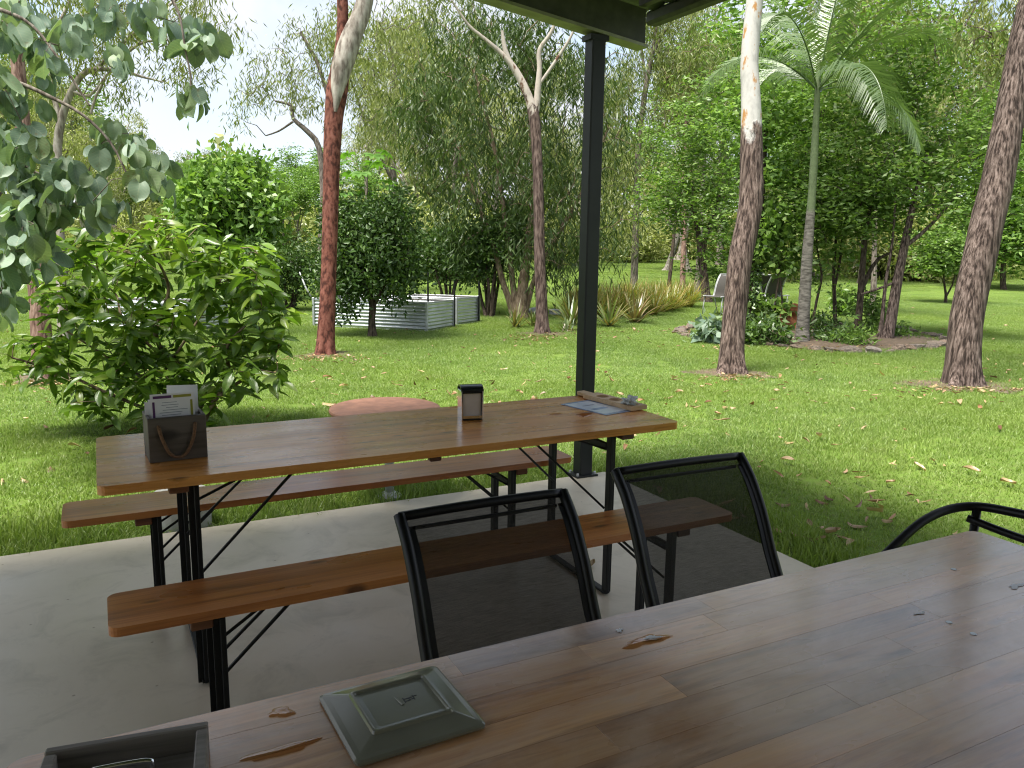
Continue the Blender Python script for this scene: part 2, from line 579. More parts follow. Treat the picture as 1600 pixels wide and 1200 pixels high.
M['lf_shrub'] = leaf_mat('lf_shrub', [(0.075, 0.148, 0.016), (0.117, 0.222, 0.026), (0.168, 0.281, 0.038), (0.235, 0.325, 0.047)], .42, .045, .35, None, (.2, .28, .07))
M['lf_glaucous'] = leaf_mat('lf_glaucous', [(0.132, 0.202, 0.147), (0.186, 0.271, 0.194), (0.248, 0.342, 0.233), (0.186, 0.256, 0.109)], .3, .03, .5, None, (.34, .4, .26))
M['lf_palm'] = leaf_mat('lf_palm', [(0.089, 0.152, 0.048), (0.134, 0.210, 0.075), (0.179, 0.254, 0.103)], .35, .08)
M['lf_pawpaw'] = leaf_mat('lf_pawpaw', [(.1, .22, .03), (.14, .28, .045)], .45, .05)
M['lf_ivy'] = leaf_mat('lf_ivy', [(0.062, 0.127, 0.023), (0.102, 0.186, 0.036), (0.143, 0.237, 0.043)], .3, .08)
M['lf_brom'] = leaf_mat('lf_brom', [(.12, .19, .06), (.2, .26, .08), (.3, .22, .09), (.16, .2, .06)], .3, .08)
M['lf_brom_red'] = leaf_mat('lf_brom_red', [(0.282, 0.178, 0.085), (0.308, 0.251, 0.114), (0.188, 0.230, 0.076), (0.257, 0.136, 0.076)], .3, .08)
M['lf_lily'] = leaf_mat('lf_lily', [(.16, .24, .05), (.3, .28, .07), (.34, .22, .07), (.13, .22, .045)], .35, .05)
M['blade'] = leaf_mat('blade', [(0.135, 0.227, 0.059), (0.206, 0.314, 0.078), (0.285, 0.387, 0.107), (0.333, 0.387, 0.160), (0.174, 0.267, 0.070)], .4, .03, .4, (.35, (.23, .31, .05)))
M['blade_tall'] = leaf_mat('blade_tall', [(.15, .24, .05), (.22, .3, .07), (.28, .32, .1)], .4, .02)
M['dry_leaf'] = leaf_mat('dry_leaf', [(0.357, 0.230, 0.136), (0.425, 0.306, 0.187), (0.306, 0.170, 0.085), (0.111, 0.060, 0.034), (0.468, 0.357, 0.170), (0.255, 0.170, 0.102)], .15, .04)

M['bark_red'] = bark('bark_red', (.05, .018, .013), (.165, .058, .04), (.235, .098, .072), (.38, .3, .25), 99, .3, None, .5, .006, 22)
M['bark_iron'] = bark('bark_iron', (.025, .017, .014), (.125, .09, .075), (.25, .19, .165), None, 0, .3, None, .035, .028, 40)
M['bark_grey'] = bark('bark_grey', (.07, .055, .045), (.17, .145, .12), (.27, .24, .2), None, 0, .3, None, .15, .012, 30)
M['bark_pale'] = bark('bark_pale', (.14, .115, .095), (.33, .29, .25), (.46, .42, .37), None, 0, .3, None, .3, .008, 16)
M['bark_dark'] = bark('bark_dark', (.03, .022, .016), (.08, .06, .043), (.13, .1, .075), None, 0, .3, None, .2, .01, 34)
M['bark_acacia'] = bark('bark_acacia', (.10, .07, .045), (.2, .15, .10), (.3, .235, .165), None, 0, .3, None, .2, .01, 26)
M['bark_fibre'] = bark('bark_fibre', (.09, .05, .038), (.24, .15, .115), (.36, .25, .2), None, 0, .3, None, .08, .02, 40)

# ------------------------------------------------------------------ ground, slab, roof
me = bpy.data.meshes.new('lawn')
bm = bmesh.new()
xs = [-700, -300, -120, -60, -30, -15, -5, 0, 5, 10, 15, 20, 30, 45, 60, 80, 120, 300, 700]
ys = [-700, -300, -100, -40, -15, -5, 0, 4, 8, 12, 16, 20, 25, 30, 40, 55, 75, 100, 150, 300, 700]


def ground_z(x, y):
    d = max(0.0, 0.55 * x + 0.84 * y - 24)
    return LAWN_Z + min(1.6, d * 0.022)


gv = [[bm.verts.new((x, y, ground_z(x, y))) for x in xs] for y in ys]
for j in range(len(ys) - 1):
    for i in range(len(xs) - 1): bm.faces.new((gv[j][i], gv[j][i + 1], gv[j + 1][i + 1], gv[j + 1][i]))
bm.to_mesh(me); bm.free()
tag(link('lawn', me, M['lawn'], smooth=True), kind='structure')

sx1 = 0.08
slab = MB().box(((sx1 - 9) / 2, -4.5, -0.1), (sx1 + 9, 9.0, 0.2), ch=.006).build('patio_slab', M['slab'])
tag(slab, kind='structure')

# roof rafter over the post, sloping down to the right, with its folded lip; roof sheet above
roof = empty('patio_roof', (-.1, 0, 2.73))
tag(roof, 'dark green patio roof with a sloping edge beam at the top of the picture', 'roof')
SL = -.123


def bz(x): return 2.700 + (x - .23) * SL


L0 = roof.location
x0, x1 = -7.0, .235
mb = MB()
for (y0, y1, zo0, zo1) in ((-.045, .045, .012, .215),):
    vv = []
    for x in (x0, x1):
        for y, zo in ((y0, zo0), (y1, zo0), (y1, zo1), (y0, zo1)): vv.append((x + .1, y, bz(x) + zo - 2.73))
    mb.add(vv, [(0, 1, 2, 3), (7, 6, 5, 4), (0, 4, 5, 1), (1, 5, 6, 2), (2, 6, 7, 3), (3, 7, 4, 0)])
beam = mb.build('edge_beam', M['beam_paint'], roof)
mb = MB()
vv = []
for x in (x0, x1 + .012):
    for y, zo in ((-.062, -.006), (.05, -.006), (.05, .012), (-.062, .012)): vv.append((x + .1, y, bz(x) + zo - 2.73))
mb.add(vv, [(0, 1, 2, 3), (7, 6, 5, 4), (0, 4, 5, 1), (1, 5, 6, 2), (2, 6, 7, 3), (3, 7, 4, 0)])
mb.build('flange', M['beam_lip'], beam)
# corrugated sheet
nx, ny = 2, 260
V, F = [], []
for i, x in enumerate((-7.2, .42)):
    for j in range(ny + 1):
        y = -8.5 + j * (8.75 / ny)
        V.append((x + .1, y, bz(x) + .30 + .012 * math.sin(j * 1.2) - 2.73))
for j in range(ny): F.append((j, j + 1, ny + 2 + j, ny + 1 + j))
me = bpy.data.meshes.new('roof_sheet'); me.from_pydata(V, [], F); me.update()
link('roof_sheet', me, M['roof_green'], roof, smooth=True)
for x in (-6, -4.6, -3.2, -1.8, -.6, .2):
    MB().box((x + .1, -4.15, bz(x) + .25 - 2.73), (.05, 8.2, .06)).build('purlin', M['beam_paint'], roof)
MB().box((.1 + .45, -4.1, bz(.45) + .265 - 2.73), (.1, 8.6, .09), ch=.02).build('gutter', M['beam_paint'], roof)
# unseen wall added behind the camera to keep the patio darker
hw = MB().box((-4.2, -5.9, 1.35), (9.4, .2, 2.9)).build('shade_wall', M['render_wall'])
tag(hw, kind='structure')

post = empty('roof_post', (-.1, -.0067, 0))
tag(post, 'dark grey square steel post holding up the patio roof', 'post')
MB().box((0, 0, 1.36), (.095, .095, 2.71), ch=.008).build('shaft', M['post_paint'], post)
MB().box((0, 0, .006), (.16, .13, .012)).build('base_plate', M['post_paint'], post)
for bx in (-.065, .065):
    MB().tube([(bx, -.045, .012), (bx, -.045, .028)], .009, 6).build('bolt', M['galv_rim'], post)
    MB().tube([(bx, .045, .012), (bx, .045, .028)], .009, 6).build('bolt', M['galv_rim'], post)
MB().box((0, 0, 2.712), (.13, .1, .03)).build('cap_plate', M['post_paint'], post)


# ------------------------------------------------------------------ beer-garden tables and benches
def plank_mesh(name, x0, x1, y0, y1, z0, z1, rc=(0, 0, 0, 0), e=.0015):
    """plank with chamfered top edges; rc = corner radii for (x0y0, x1y0, x1y1, x0y1)"""
    def outline(ins):
        pts = []
        for (cx, cy, sx, sy, a0), r in zip(((x0, y0, 1, 1, 180), (x1, y0, -1, 1, 270), (x1, y1, -1, -1, 0), (x0, y1, 1, -1, 90)), rc):
            if r <= 0: pts.append((cx + sx * ins, cy + sy * ins))
            else:
                for t in range(6):
                    a = R(a0 + t * 18)
                    pts.append((cx + sx * r + (r - ins) * math.cos(a), cy + sy * r + (r - ins) * math.sin(a)))
        return pts
    A, B = outline(0), outline(e)
    n = len(A)
    v = [(x, y, z0) for x, y in A] + [(x, y, z1 - e) for x, y in A] + [(x, y, z1) for x, y in B]
    f = [tuple(range(n - 1, -1, -1)), tuple(range(2 * n, 3 * n))]
    for k in range(2): f += [(k * n + i, k * n + (i + 1) % n, k * n + n + (i + 1) % n, k * n + n + i) for i in range(n)]
    me = bpy.data.meshes.new(name)
    me.from_pydata(v, [], f)
    me.update()
    return me


def beer_top(root, L, W, H, th, rows, pieces, mat, rcorner, seed):
    rng = random.Random(seed)
    for r in range(rows):
        y0 = -W / 2 + W * r / rows + (.00012 if r else 0)
        y1 = -W / 2 + W * (r + 1) / rows - (.00012 if r < rows - 1 else 0)
        cuts = [-L / 2]
        if pieces > 1:
            off = rng.random()
            for p in range(1, pieces): cuts.append(-L / 2 + L * (p - .35 + .7 * rng.random()) / pieces)
        cuts.append(L / 2)
        for i in range(len(cuts) - 1):
            a, b_ = cuts[i] + (.00012 if i else 0), cuts[i + 1] - (.00012 if i < len(cuts) - 2 else 0)
            first, last = i == 0, i == len(cuts) - 2
            rc = (rcorner if first and r == 0 else 0, rcorner if last and r == 0 else 0,
                  rcorner if last and r == rows - 1 else 0, rcorner if first and r == rows - 1 else 0)
            dz = rng.uniform(-.0001, .0001)
            link('plank', plank_mesh('plank', a, b_, y0, y1, H - th, H + dz, rc, .00025), mat, root)


def beer_legs(root, L, W, H, th, xin, yin, brace, mat):
    """two folding end frames: uprights, foot bar, top bar and thin braces; wooden battens below the top"""
    for s in (-1, 1):
        x = s * (L / 2 - xin)
        fr = MB()
        for y in (-W / 2 + yin, W / 2 - yin):
            fr.box((x, y, (H - th) / 2), (.016, .034, H - th - .012), ch=.002)
            fr.box((x + .010 * s, y, (H - th) / 2), (.034, .006, H - th - .012), ch=.001)
        fr.box((x, 0, .012), (.03, W - 2 * yin + .03, .012), ch=.002)
        fr.box((x, 0, H - th - .075), (.018, W - 2 * yin - .035, .028), ch=.002)
        lf = fr.build('leg_frame', mat, root)
        for y in (-W / 2 + yin + .03, W / 2 - yin - .03):
            MB().bar((x, y, H * .5), (x - s * brace, y * .85, H - th - .006), .009).build('brace', mat, lf)
            MB().bar((x, y, H - th - .09), (x - s * brace * .62, y * .85, H - th - .006), .008).build('brace', mat, lf)
        bt = MB().box((s * (L / 2 - xin + .055), 0, H - th - .0175), (.06, W * .86, .034), ch=.004)
        bt.build('batten', M['wood_batten'], root)


def beer_set(name, label, cat, cx, cyy, L, W, H, th, rows, pieces, mat, xin, yin, brace, seed, rcorner=.03):
    root = empty(name, (cx, cyy, 0))
    tag(root, label, cat)
    beer_top(root, L, W, H, th, rows, pieces, mat, rcorner, seed)
    beer_legs(root, L, W, H, th, xin, yin, brace, M['steel_dark'])
    return root


tb = beer_set('picnic_table', 'polished orange-brown wooden folding table by the lawn, holding the menu box', 'table', -1.80, -1.351, 2.2, .684, .761, .03, 7, 1, M['wood_back'], .285, .10, .36, 3)
MB().box((0, -.3, .761 - .03 - .012), (.045, .03, .024), ch=.004).build('latch_block', M['wood_batten'], tb)
beer_set('bench', 'orange-brown wooden folding bench on the near side of the menu-box table', 'bench', -1.796, -1.93, 2.195, .24, .467, .027, 2, 1, M['wood_bench'], .29, .03, .22, 5)
beer_set('bench', 'orange-brown wooden folding bench between the menu-box table and the lawn', 'bench', -1.935, -.944, 2.2, .246, .467, .027, 2, 1, M['wood_bench'], .33, .03, .22, 8)
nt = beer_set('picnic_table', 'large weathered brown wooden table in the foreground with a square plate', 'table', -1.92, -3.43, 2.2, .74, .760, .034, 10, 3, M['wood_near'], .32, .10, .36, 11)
for (px, py) in ((1490, 889), (1483, 972), (1521, 990)):
    p, k = gnd(px, py, .761)
    MB().tube([(p[0] + 1.92, p[1] + 3.43, .7595), (p[0] + 1.92, p[1] + 3.43, .7612)], .006, 12).build('screw_head', M['galv_rim'], nt)


# ------------------------------------------------------------------ chairs
def sling_chair(name, label, W, top, x, y, rz, group=None, frame=None, sling=None):
    """stacking sling chair; local +y is behind the sitter. top = height of the back"""
    root = empty(name, (x, y, 0), rz)
    tag(root, label, 'chair', group)
    fm, sm = frame or M['chair_frame'], sling or M['sling']
    h = top
    prof = np.array([(-.62, .425), (-.56, .435), (-.40, .425), (-.27, .42), (-.232, .445), (-.205, .52), (-.165, h - .26), (-.115, h - .15), (-.055, h - .055), (-.0, h)])
    P = smooth_path(np.c_[np.zeros(len(prof)), prof], .03)
    for s in (-1, 1):
        q = P.copy(); q[:, 0] = s * (W / 2 - .012)
        V, F = tube_np(q, .0145, 10)
        MB().add(V, F).build('side_rail', fm, root, smooth=True)
        a = (s * (W / 2 - .012), -.22, .46); b_ = (s * (W / 2), -.02, 0)
        MB().tube([a, (s * (W / 2 - .006), -.12, .22), b_], .0125, 10).build('leg', fm, root, smooth=True)
        MB().tube([(s * (W / 2 - .012), -.55, .43), (s * (W / 2 - .004), -.585, .2), (s * W / 2, -.6, 0)], .0125, 10).build('leg', fm, root, smooth=True)
    # top rail and sling hem
    xx = np.linspace(-W / 2 + .012, W / 2 - .012, 15)
    t = np.c_[xx, np.zeros(15), h - .004 * (xx / (W / 2)) ** 2]
    MB().add(*tube_np(t, .012, 10)).build('top_rail', fm, root, smooth=True)
    # sling sheet with a slight hollow, on a grid
    m_, n_ = len(P), 13
    V, F = [], []
    for i in range(1, m_):
        for j in range(n_):
            u = j / (n_ - 1) * 2 - 1
            sag = (1 - u * u) * .012
            V.append((u * (W / 2 - .02), P[i][1] + sag * (1 if P[i][2] > .47 else .2), P[i][2] - (sag if P[i][2] < .47 else 0)))
    for i in range(m_ - 2):
        for j in range(n_ - 1): F.append((i * n_ + j, i * n_ + j + 1, (i + 1) * n_ + j + 1, (i + 1) * n_ + j))
    me = bpy.data.meshes.new('sling'); me.from_pydata(V, [], F); me.update()
    sl = link('sling', me, sm, root, smooth=True)
    for s in (-1, 1):        # doubled edge of the sling, wrapped round the rail
        V, F = [], []
        for i in range(1, m_ - 1):
            for xx_, dy in ((W / 2 - .004, .006), (W / 2 - .040, .004), (W / 2 - .040, -.004), (W / 2 - .004, -.006)): V.append((s * xx_, P[i][1] + dy, P[i][2] + dy * .5))
        q = len(V) // 4
        F = [(i * 4 + j, i * 4 + (j + 1) % 4, i * 4 + 4 + (j + 1) % 4, i * 4 + 4 + j) for i in range(q - 1) for j in range(4)]
        MB().add(V, F).build('welt', fm, sl)
    MB().box((0, -.02, h - .029), (W - .08, .006, .010), ch=.002).build('hem', fm, sl)
    MB().tube([(-W / 2 + .01, -.3, .40), (W / 2 - .01, -.3, .40)], .009, 8).build('stretcher', fm, root, smooth=True)
    return root


sling_chair('sling_chair', 'black mesh sling chair left of its twin at the foreground table', .475, .855, -2.030, -2.565, R(0))
sling_chair('sling_chair', 'black mesh sling chair nearest the slab corner, right of its twin', .485, .855, -1.338, -2.47, R(-1.5))

bow = empty('bow_chair', (-.95, -3.25, 0))
tag(bow, 'black tubular metal chair with bowed back rail at the end of the foreground table', 'chair')
B0 = np.array([-.95, -3.25, 0])
half = [(-1.17, -2.935, .50), (-1.10, -2.93, .60), (-.967, -2.93, .684), (-.85, -2.932, .745), (-.75, -2.945, .772), (-.69, -2.985, .783), (-.662, -3.06, .787), (-.65, -3.15, .789)]
full = np.array(half + [(p[0], -6.5 - p[1], p[2]) for p in half[::-1]])
P = smooth_path(full, .02) - B0
MB().add(*tube_np(P, .0125, 12)).build('bow_rail', M['chair_frame'], bow, smooth=True)
low = smooth_path(np.array([(-.71, -2.972, .748), (-.675, -3.08, .728), (-.665, -3.25, .722), (-.675, -3.42, .728), (-.71, -3.528, .748)]), .02) - B0
MB().add(*tube_np(low, .011, 10)).build('lower_rail', M['chair_frame'], bow, smooth=True)
for y in (-2.985, -3.515):
    MB().tube([np.array((-.692, y, .783)) - B0, np.array((-.70, y, .60)) - B0, np.array((-.74, y, 0)) - B0], .012, 10).build('leg', M['chair_frame'], bow, smooth=True)
for y in (-2.935, -3.565):
    MB().tube([np.array((-1.165, y, .505)) - B0, np.array((-1.18, y, 0)) - B0], .012, 10).build('leg', M['chair_frame'], bow, smooth=True)
MB().box((-.0, 0, .44), (.44, .5, .025), ch=.01).build('seat', M['chair_frame'], bow)

# ------------------------------------------------------------------ things on the tables
TZ = .7615
mbx = empty('menu_box', (-2.655, -1.40, TZ))
mbx.rotation_euler.z = R(3)
tag(mbx, 'grey wooden box with rope handles full of menu cards on the table', 'box')
bw, bd, bh, bt_ = .182, .14, .15, .012
for nm, c, s in (('front_board', (0, -bd / 2, bh / 2), (bw, bt_, bh)), ('back_board', (0, bd / 2, bh / 2), (bw, bt_, bh)),
                 ('side_board', (-bw / 2 + bt_ / 2, 0, bh / 2), (bt_, bd - bt_ - .001, bh)), ('side_board', (bw / 2 - bt_ / 2, 0, bh / 2), (bt_, bd - bt_ - .001, bh)),
                 ('bottom_board', (0, 0, .008), (bw - 2 * bt_ - .001, bd - bt_ - .001, .012))):
    MB().box(c, s, ch=.0015).build(nm, M['box_board'], mbx)
for sy in (-1, 1):
    yy = sy * (bd / 2 + .011)
    pts = [(-.058, yy - sy * .012, .121), (-.058, yy, .118), (-.05, yy + sy * .003, .08), (-.03, yy + sy * .003, .03), (-.005, yy + sy * .002, .014), (.02, yy + sy * .002, .022), (.045, yy + sy * .003, .07), (.055, yy, .118), (.055, yy - sy * .012, .121)]
    MB().add(*tube_np(smooth_path(np.array(pts), .004), .0055, 8)).build('rope_handle', M['rope'], mbx, smooth=True)


def card(label, loc, w, h, tilt, rz, rich=False):
    r = empty('menu_card', loc, rz)
    r.rotation_euler.x = tilt
    tag(r, label, 'menu card')
    sh_ = MB().box((0, 0, h / 2), (w, .0012, h)).build('sheet', M['paper'], r)
    if rich:
        t, e = .009, -.0011
        for nm, c, s, mt in (('purple_border', (-w * .25 + .003, e, h - .011), (w * .5 - .012, .0008, t), 'purple_ink'), ('olive_border', (w * .25 - .003, e, h - .011), (w * .5 - .012, .0008, t), 'olive_ink'),
                             ('purple_border', (-w / 2 + .0095, e, h / 2 - .01), (t * .8, .0008, h - .032), 'purple_ink'), ('olive_border', (w / 2 - .0095, e, h / 2 - .01), (t * .8, .0008, h - .032), 'olive_ink')):
            MB().box(c, s).build(nm, M[mt], sh_)
        rg = random.Random(4)
        for i in range(9):
            z = h - .03 - i * .0085
            ww = w * rg.uniform(.25, .6)
            MB().box((rg.uniform(-.012, .012), e, z), (ww, .0006, .0016)).build('text_line', M['grey_ink'], sh_)


cx_, cy_ = -2.655, -1.40
card('menu card with purple and olive border standing at the front of the box', (cx_ - .003, cy_ - .045, TZ + .015), .138, .208, R(-4), R(4), True)
card('tall plain white menu card sticking up behind the bordered one', (cx_ + .030, cy_ + .02, TZ + .015), .10, .222, R(-5), R(-14))
for i, (dx, dy, w, h, rz) in enumerate(((-.012, -.012, .155, .178, 2), (.0, .0, .155, .183, -1), (.006, .036, .15, .175, 3))):
    card(('plain white menu card right behind the bordered card in the box', 'plain white menu card in the middle of the box stack', 'plain white menu card at the back of the box')[i],
         (cx_ + dx, cy_ + dy, TZ + .015), w, h, R(-3), R(rz))

nd = empty('napkin_dispenser', (-1.487, -1.275, TZ))
nd.rotation_euler.z = R(-12)
tag(nd, 'black and chrome upright napkin dispenser on the polished table', 'napkin dispenser')
w, d, h = .094, .085, .125
for s in (-1, 1): MB().box((s * (w / 2 - .003), 0, h / 2), (.006, d, h), ch=.001).build('side_plate', M['chrome'], nd)
MB().box((0, 0, .004), (w - .0125, d, .007), ch=.001).build('base', M['black_gloss'], nd)
arc = MB()
n_ = 12
for s0 in range(n_):
    a0, a1 = math.pi * s0 / n_, math.pi * (s0 + 1) / n_
    for ri in (0,):
        p = [(-d / 2 * math.cos(a), h + .022 * math.sin(a)) for a in (a0, a1)]
        arc.add([(-w / 2 - .001, p[0][0], p[0][1]), (w / 2 + .001, p[0][0], p[0][1]), (w / 2 + .001, p[1][0], p[1][1]), (-w / 2 - .001, p[1][0], p[1][1]),
                 (-w / 2 - .001, p[0][0] * .9, p[0][1] - .006), (w / 2 + .001, p[0][0] * .9, p[0][1] - .006), (w / 2 + .001, p[1][0] * .9, p[1][1] - .006), (-w / 2 - .001, p[1][0] * .9, p[1][1] - .006)],
                [(0, 1, 2, 3), (7, 6, 5, 4), (0, 4, 5, 1), (2, 6, 7, 3), (1, 5, 6, 2), (3, 7, 4, 0)])
arc.build('hood', M['black_gloss'], nd, smooth=False)
for s in (-1, 1):
    MB().box((0, s * (d / 2 - .012), .066), (w - .014, .006, .114), ch=.001).build('napkin_stack', M['napkin'], nd)
    MB().box((0, s * (d / 2 - .003), h - .004), (w - .0125, .005, .012)).build('face_lip', M['black_gloss'], nd)
    MB().box((0, s * (d / 2 - .003), .014), (w - .0125, .005, .012)).build('face_lip', M['chrome'], nd)

# tasting paddle with glass holes, on a laminated sheet
sheet = MB().box((0, 0, 0), (.21, .297, .0012)).build('laminated_sheet', M['blue_print'])
sheet.location = (-.848, -1.295, TZ + .0012); sheet.rotation_euler.z = R(12)
tag(sheet, 'blue and white laminated sheet under the wooden tasting paddle', 'sheet')
MB().box((-.02, .0, .0011), (.15, .25, .0008)).build('white_panel', M['laminate'], sheet)
MB().box((-.02, .05, .0018), (.07, .012, .0004)).build('print_line', M['grey_ink'], sheet)
MB().box((-.03, -.03, .0018), (.09, .03, .0004)).build('print_block', M['blue_print'], sheet)
pad = empty('tasting_paddle', (-.745, -1.235, TZ + .003), R(6))
tag(pad, 'pale wooden tasting paddle with round glass holes on the table end', 'paddle')
PWd, PL, PT = .092, .40, .02
bm = bmesh.new()
# body built as strips round four holes
holes = [(-.125), (-.035), (.055)]
hr = .032
yb = [-PL / 2, -.165, -.08, .01, .1, PL / 2]
nseg = 24


def ring_cell(bm, yc0, yc1, yc, r):
    outer = []
    corner = [math.atan2(s1 * (yc1 - yc if s1 > 0 else yc - yc0), s0 * PWd / 2) for s0, s1 in ((1, 1), (-1, 1), (-1, -1), (1, -1))]
    angs = sorted([2 * math.pi * i / nseg - math.pi for i in range(nseg)] + corner)
    ins_t, out_t, ins_b, out_b = [], [], [], []
    for a in angs:
        ca, sa = math.cos(a), math.sin(a)
        t = min((PWd / 2) / abs(ca) if abs(ca) > 1e-9 else 9, ((yc1 - yc) if sa > 0 else (yc - yc0)) / abs(sa) if abs(sa) > 1e-9 else 9)
        o = (ca * t, yc + sa * t)
        i_ = (ca * r, yc + sa * r)
        ins_t.append(bm.verts.new((i_[0], i_[1], PT))); out_t.append(bm.verts.new((o[0], o[1], PT)))
        ins_b.append(bm.verts.new((i_[0], i_[1], .006))); out_b.append(bm.verts.new((o[0], o[1], 0)))
    n = len(angs)
    for k in range(n):
        j = (k + 1) % n
        bm.faces.new((ins_t[k], out_t[k], out_t[j], ins_t[j]))
        bm.faces.new((ins_b[k], ins_t[k], ins_t[j], ins_b[j]))
        bm.faces.new((out_t[k], out_b[k], out_b[j], out_t[j]))
    bm.faces.new(ins_b)
    bm.faces.new(out_b[::-1])


for i, hc in enumerate(holes): ring_cell(bm, yb[i + 1], yb[i + 2], hc + .003, hr)
me = bpy.data.meshes.new('paddle_board'); bm.to_mesh(me); bm.free()
link('board', me, M['wood_pale'], pad)
MB().box((0, (-PL / 2 - .165) / 2, PT / 2), (PWd, .035, PT)).build('end_block', M['wood_pale'], pad)
MB().box((0, .125, PT / 2), (PWd, .05, PT)).build('end_block', M['wood_pale'], pad)
MB().box((0, .19, PT / 2), (PWd * .5, .08, PT * .9), ch=.003).build('handle', M['wood_pale'], pad)
# crumpled tissue on the paddle
rng = np.random.default_rng(5)
bm = bmesh.new()
bmesh.ops.create_icosphere(bm, subdivisions=3, radius=.03)
for v in bm.verts:
    c = v.co
    f = 1 + .35 * math.sin(c.x * 190 + 1) * math.sin(c.y * 170) + .25 * math.sin(c.z * 260 + c.x * 120) + rng.uniform(-.12, .12)
    v.co = Vector((c.x * f, c.y * f * 1.1, max(-.012, c.z * f * .7)))
me = bpy.data.meshes.new('tissue'); bm.to_mesh(me); bm.free()
tis = link('crumpled_tissue', me, M['tissue'], loc=(-.742, -1.385, TZ + .003 + PT + .012))
tag(tis, 'crumpled grey-white tissue on the near end of the paddle', 'tissue')

# upturned square plate
pl = empty('square_plate', (-2.476, -3.195, .7605), R(1.5))
tag(pl, 'upturned square grey-green glazed plate on the foreground table', 'plate')


def sq_ring(levels):
    """levels: (half x, half y, z, corner r)"""
    V, F = [], []
    for hx, hy, z, r in levels:
        for sx, sy, a0 in ((1, 1, 0), (-1, 1, 90), (-1, -1, 180), (1, -1, 270)):
            for t in range(5):
                a = R(a0 + t * 22.5)
                V.append((sx * (hx - r) + r * math.cos(a), sy * (hy - r) + r * math.sin(a), z))
    n = 20
    for k in range(len(levels) - 1): F += [(k * n + i, k * n + (i + 1) % n, (k + 1) * n + (i + 1) % n, (k + 1) * n + i) for i in range(n)]
    F.append(tuple(range((len(levels) - 1) * n, len(levels) * n)))
    return V, F


V, F = sq_ring([(.098, .094, 0.0000, .008), (.104, .1, 0.0023, .01), (.104, .1, 0.0062, .01), (.1, .096, 0.0090, .009), (.092, .088, 0.0105, .008), (.070, .066, 0.0172, .007), (.066, .062, 0.0183, .006), (.064, .060, 0.0222, .006), (.0615, .0575, 0.0228, .006), (.0595, .0555, 0.0222, .006), (.058, .054, 0.0191, .006), (.05, .046, 0.0186, .005)])
MB().add(V, F).build('body', M['glaze'], pl)
MB().box((.0, .004, .0192), (.005, .026, .003), Matrix.Rotation(R(8), 3, 'Z'), ch=.001).build('raised_bar', M['glaze'], pl)
mk = MB()
for c, s in (((.008, .004), (.0016, .014)), ((.0125, .0), (.0075, .0016)), ((.0165, .0035), (.0016, .008)), ((.0125, .0065), (.0075, .0016)), ((.021, .002), (.0075, .0016)), ((.0245, .005), (.0016, .013)), ((.028, .0085), (.006, .0016)), ((.021, .007), (.006, .0016))):
    mk.box((c[0], c[1], .0188), (s[0], s[1], .0005))
mk.build('maker_mark', M['ink_dark'], pl)

# wooden caddy with a chrome handle at the table end
ca, _ = gnd(70, 1172, .803); cb, _ = gnd(325, 1129, .803)
cw, cdp, chh, ct = float(np.linalg.norm((cb - ca)[:2])), .20, .042, .016
yaw_ = math.atan2(cb[1] - ca[1], cb[0] - ca[0])
cc_ = (ca + cb) / 2 + np.array([math.sin(yaw_), -math.cos(yaw_), 0]) * cdp / 2
cd = empty('wooden_caddy', (cc_[0], cc_[1], .7605), yaw_)
tag(cd, 'dark weathered wooden caddy with a chrome handle on the foreground table corner', 'caddy')
for nm, c, s in (('back_board', (0, cdp / 2, chh / 2), (cw, ct * .8, chh)), ('front_board', (0, -cdp / 2, chh / 2), (cw, ct * .8, chh)),
                 ('side_board', (-cw / 2 + ct / 2, 0, chh / 2 - .002), (ct, cdp - ct - .001, chh)), ('side_board', (cw / 2 - ct / 2, 0, chh / 2 - .002), (ct, cdp - ct - .001, chh)),
                 ('bottom_board', (0, 0, .004), (cw - 2 * ct - .001, cdp - ct - .001, .006))):
    MB().box(c, s, ch=.002).build(nm, M['wood_grey'], cd)
hp = smooth_path(np.array([(-.045, 0, .004), (-.045, 0, .028), (-.036, 0, .035), (.026, 0, .035), (.034, 0, .028), (.034, 0, .004)]) + np.array([0, .045, .0]), .004)
MB().add(*tube_np(hp, .0038, 10)).build('handle', M['chrome'], cd, smooth=True)


def blob_sheet(name, label, px, py, rx, ry, seed, mat, cat, z, th=.0016, group=None, lobes=.35):
    p, k = gnd(px, py, z)
    rg = random.Random(seed)
    ph = [rg.uniform(0, 6.28) for _ in range(4)]
    n = 36
    V = [(0, 0, th)]
    for ring_, zz in ((.55, th), (.88, th * .8), (1.0, 0)):
        for i in range(n):
            a = i / n * 2 * math.pi
            q = 1 + lobes * (math.sin(2 * a + ph[0]) * .5 + math.sin(3 * a + ph[1]) * .45 + math.sin(5 * a + ph[2]) * .3 + math.sin(9 * a + ph[3]) * .2)
            V.append((rx * ring_ * q * math.cos(a), ry * ring_ * q * math.sin(a), zz))
    F = [(0, 1 + i, 1 + (i + 1) % n) for i in range(n)]
    for r_ in range(2): F += [(1 + r_ * n + i, 1 + (r_ + 1) * n + i, 1 + (r_ + 1) * n + (i + 1) % n, 1 + r_ * n + (i + 1) % n) for i in range(n)]
    me = bpy.data.meshes.new(name); me.from_pydata(V, [], F); me.update()
    o = link(name, me, mat, loc=(p[0], p[1], z), smooth=True)
    tag(o, label, cat, group)
    return o


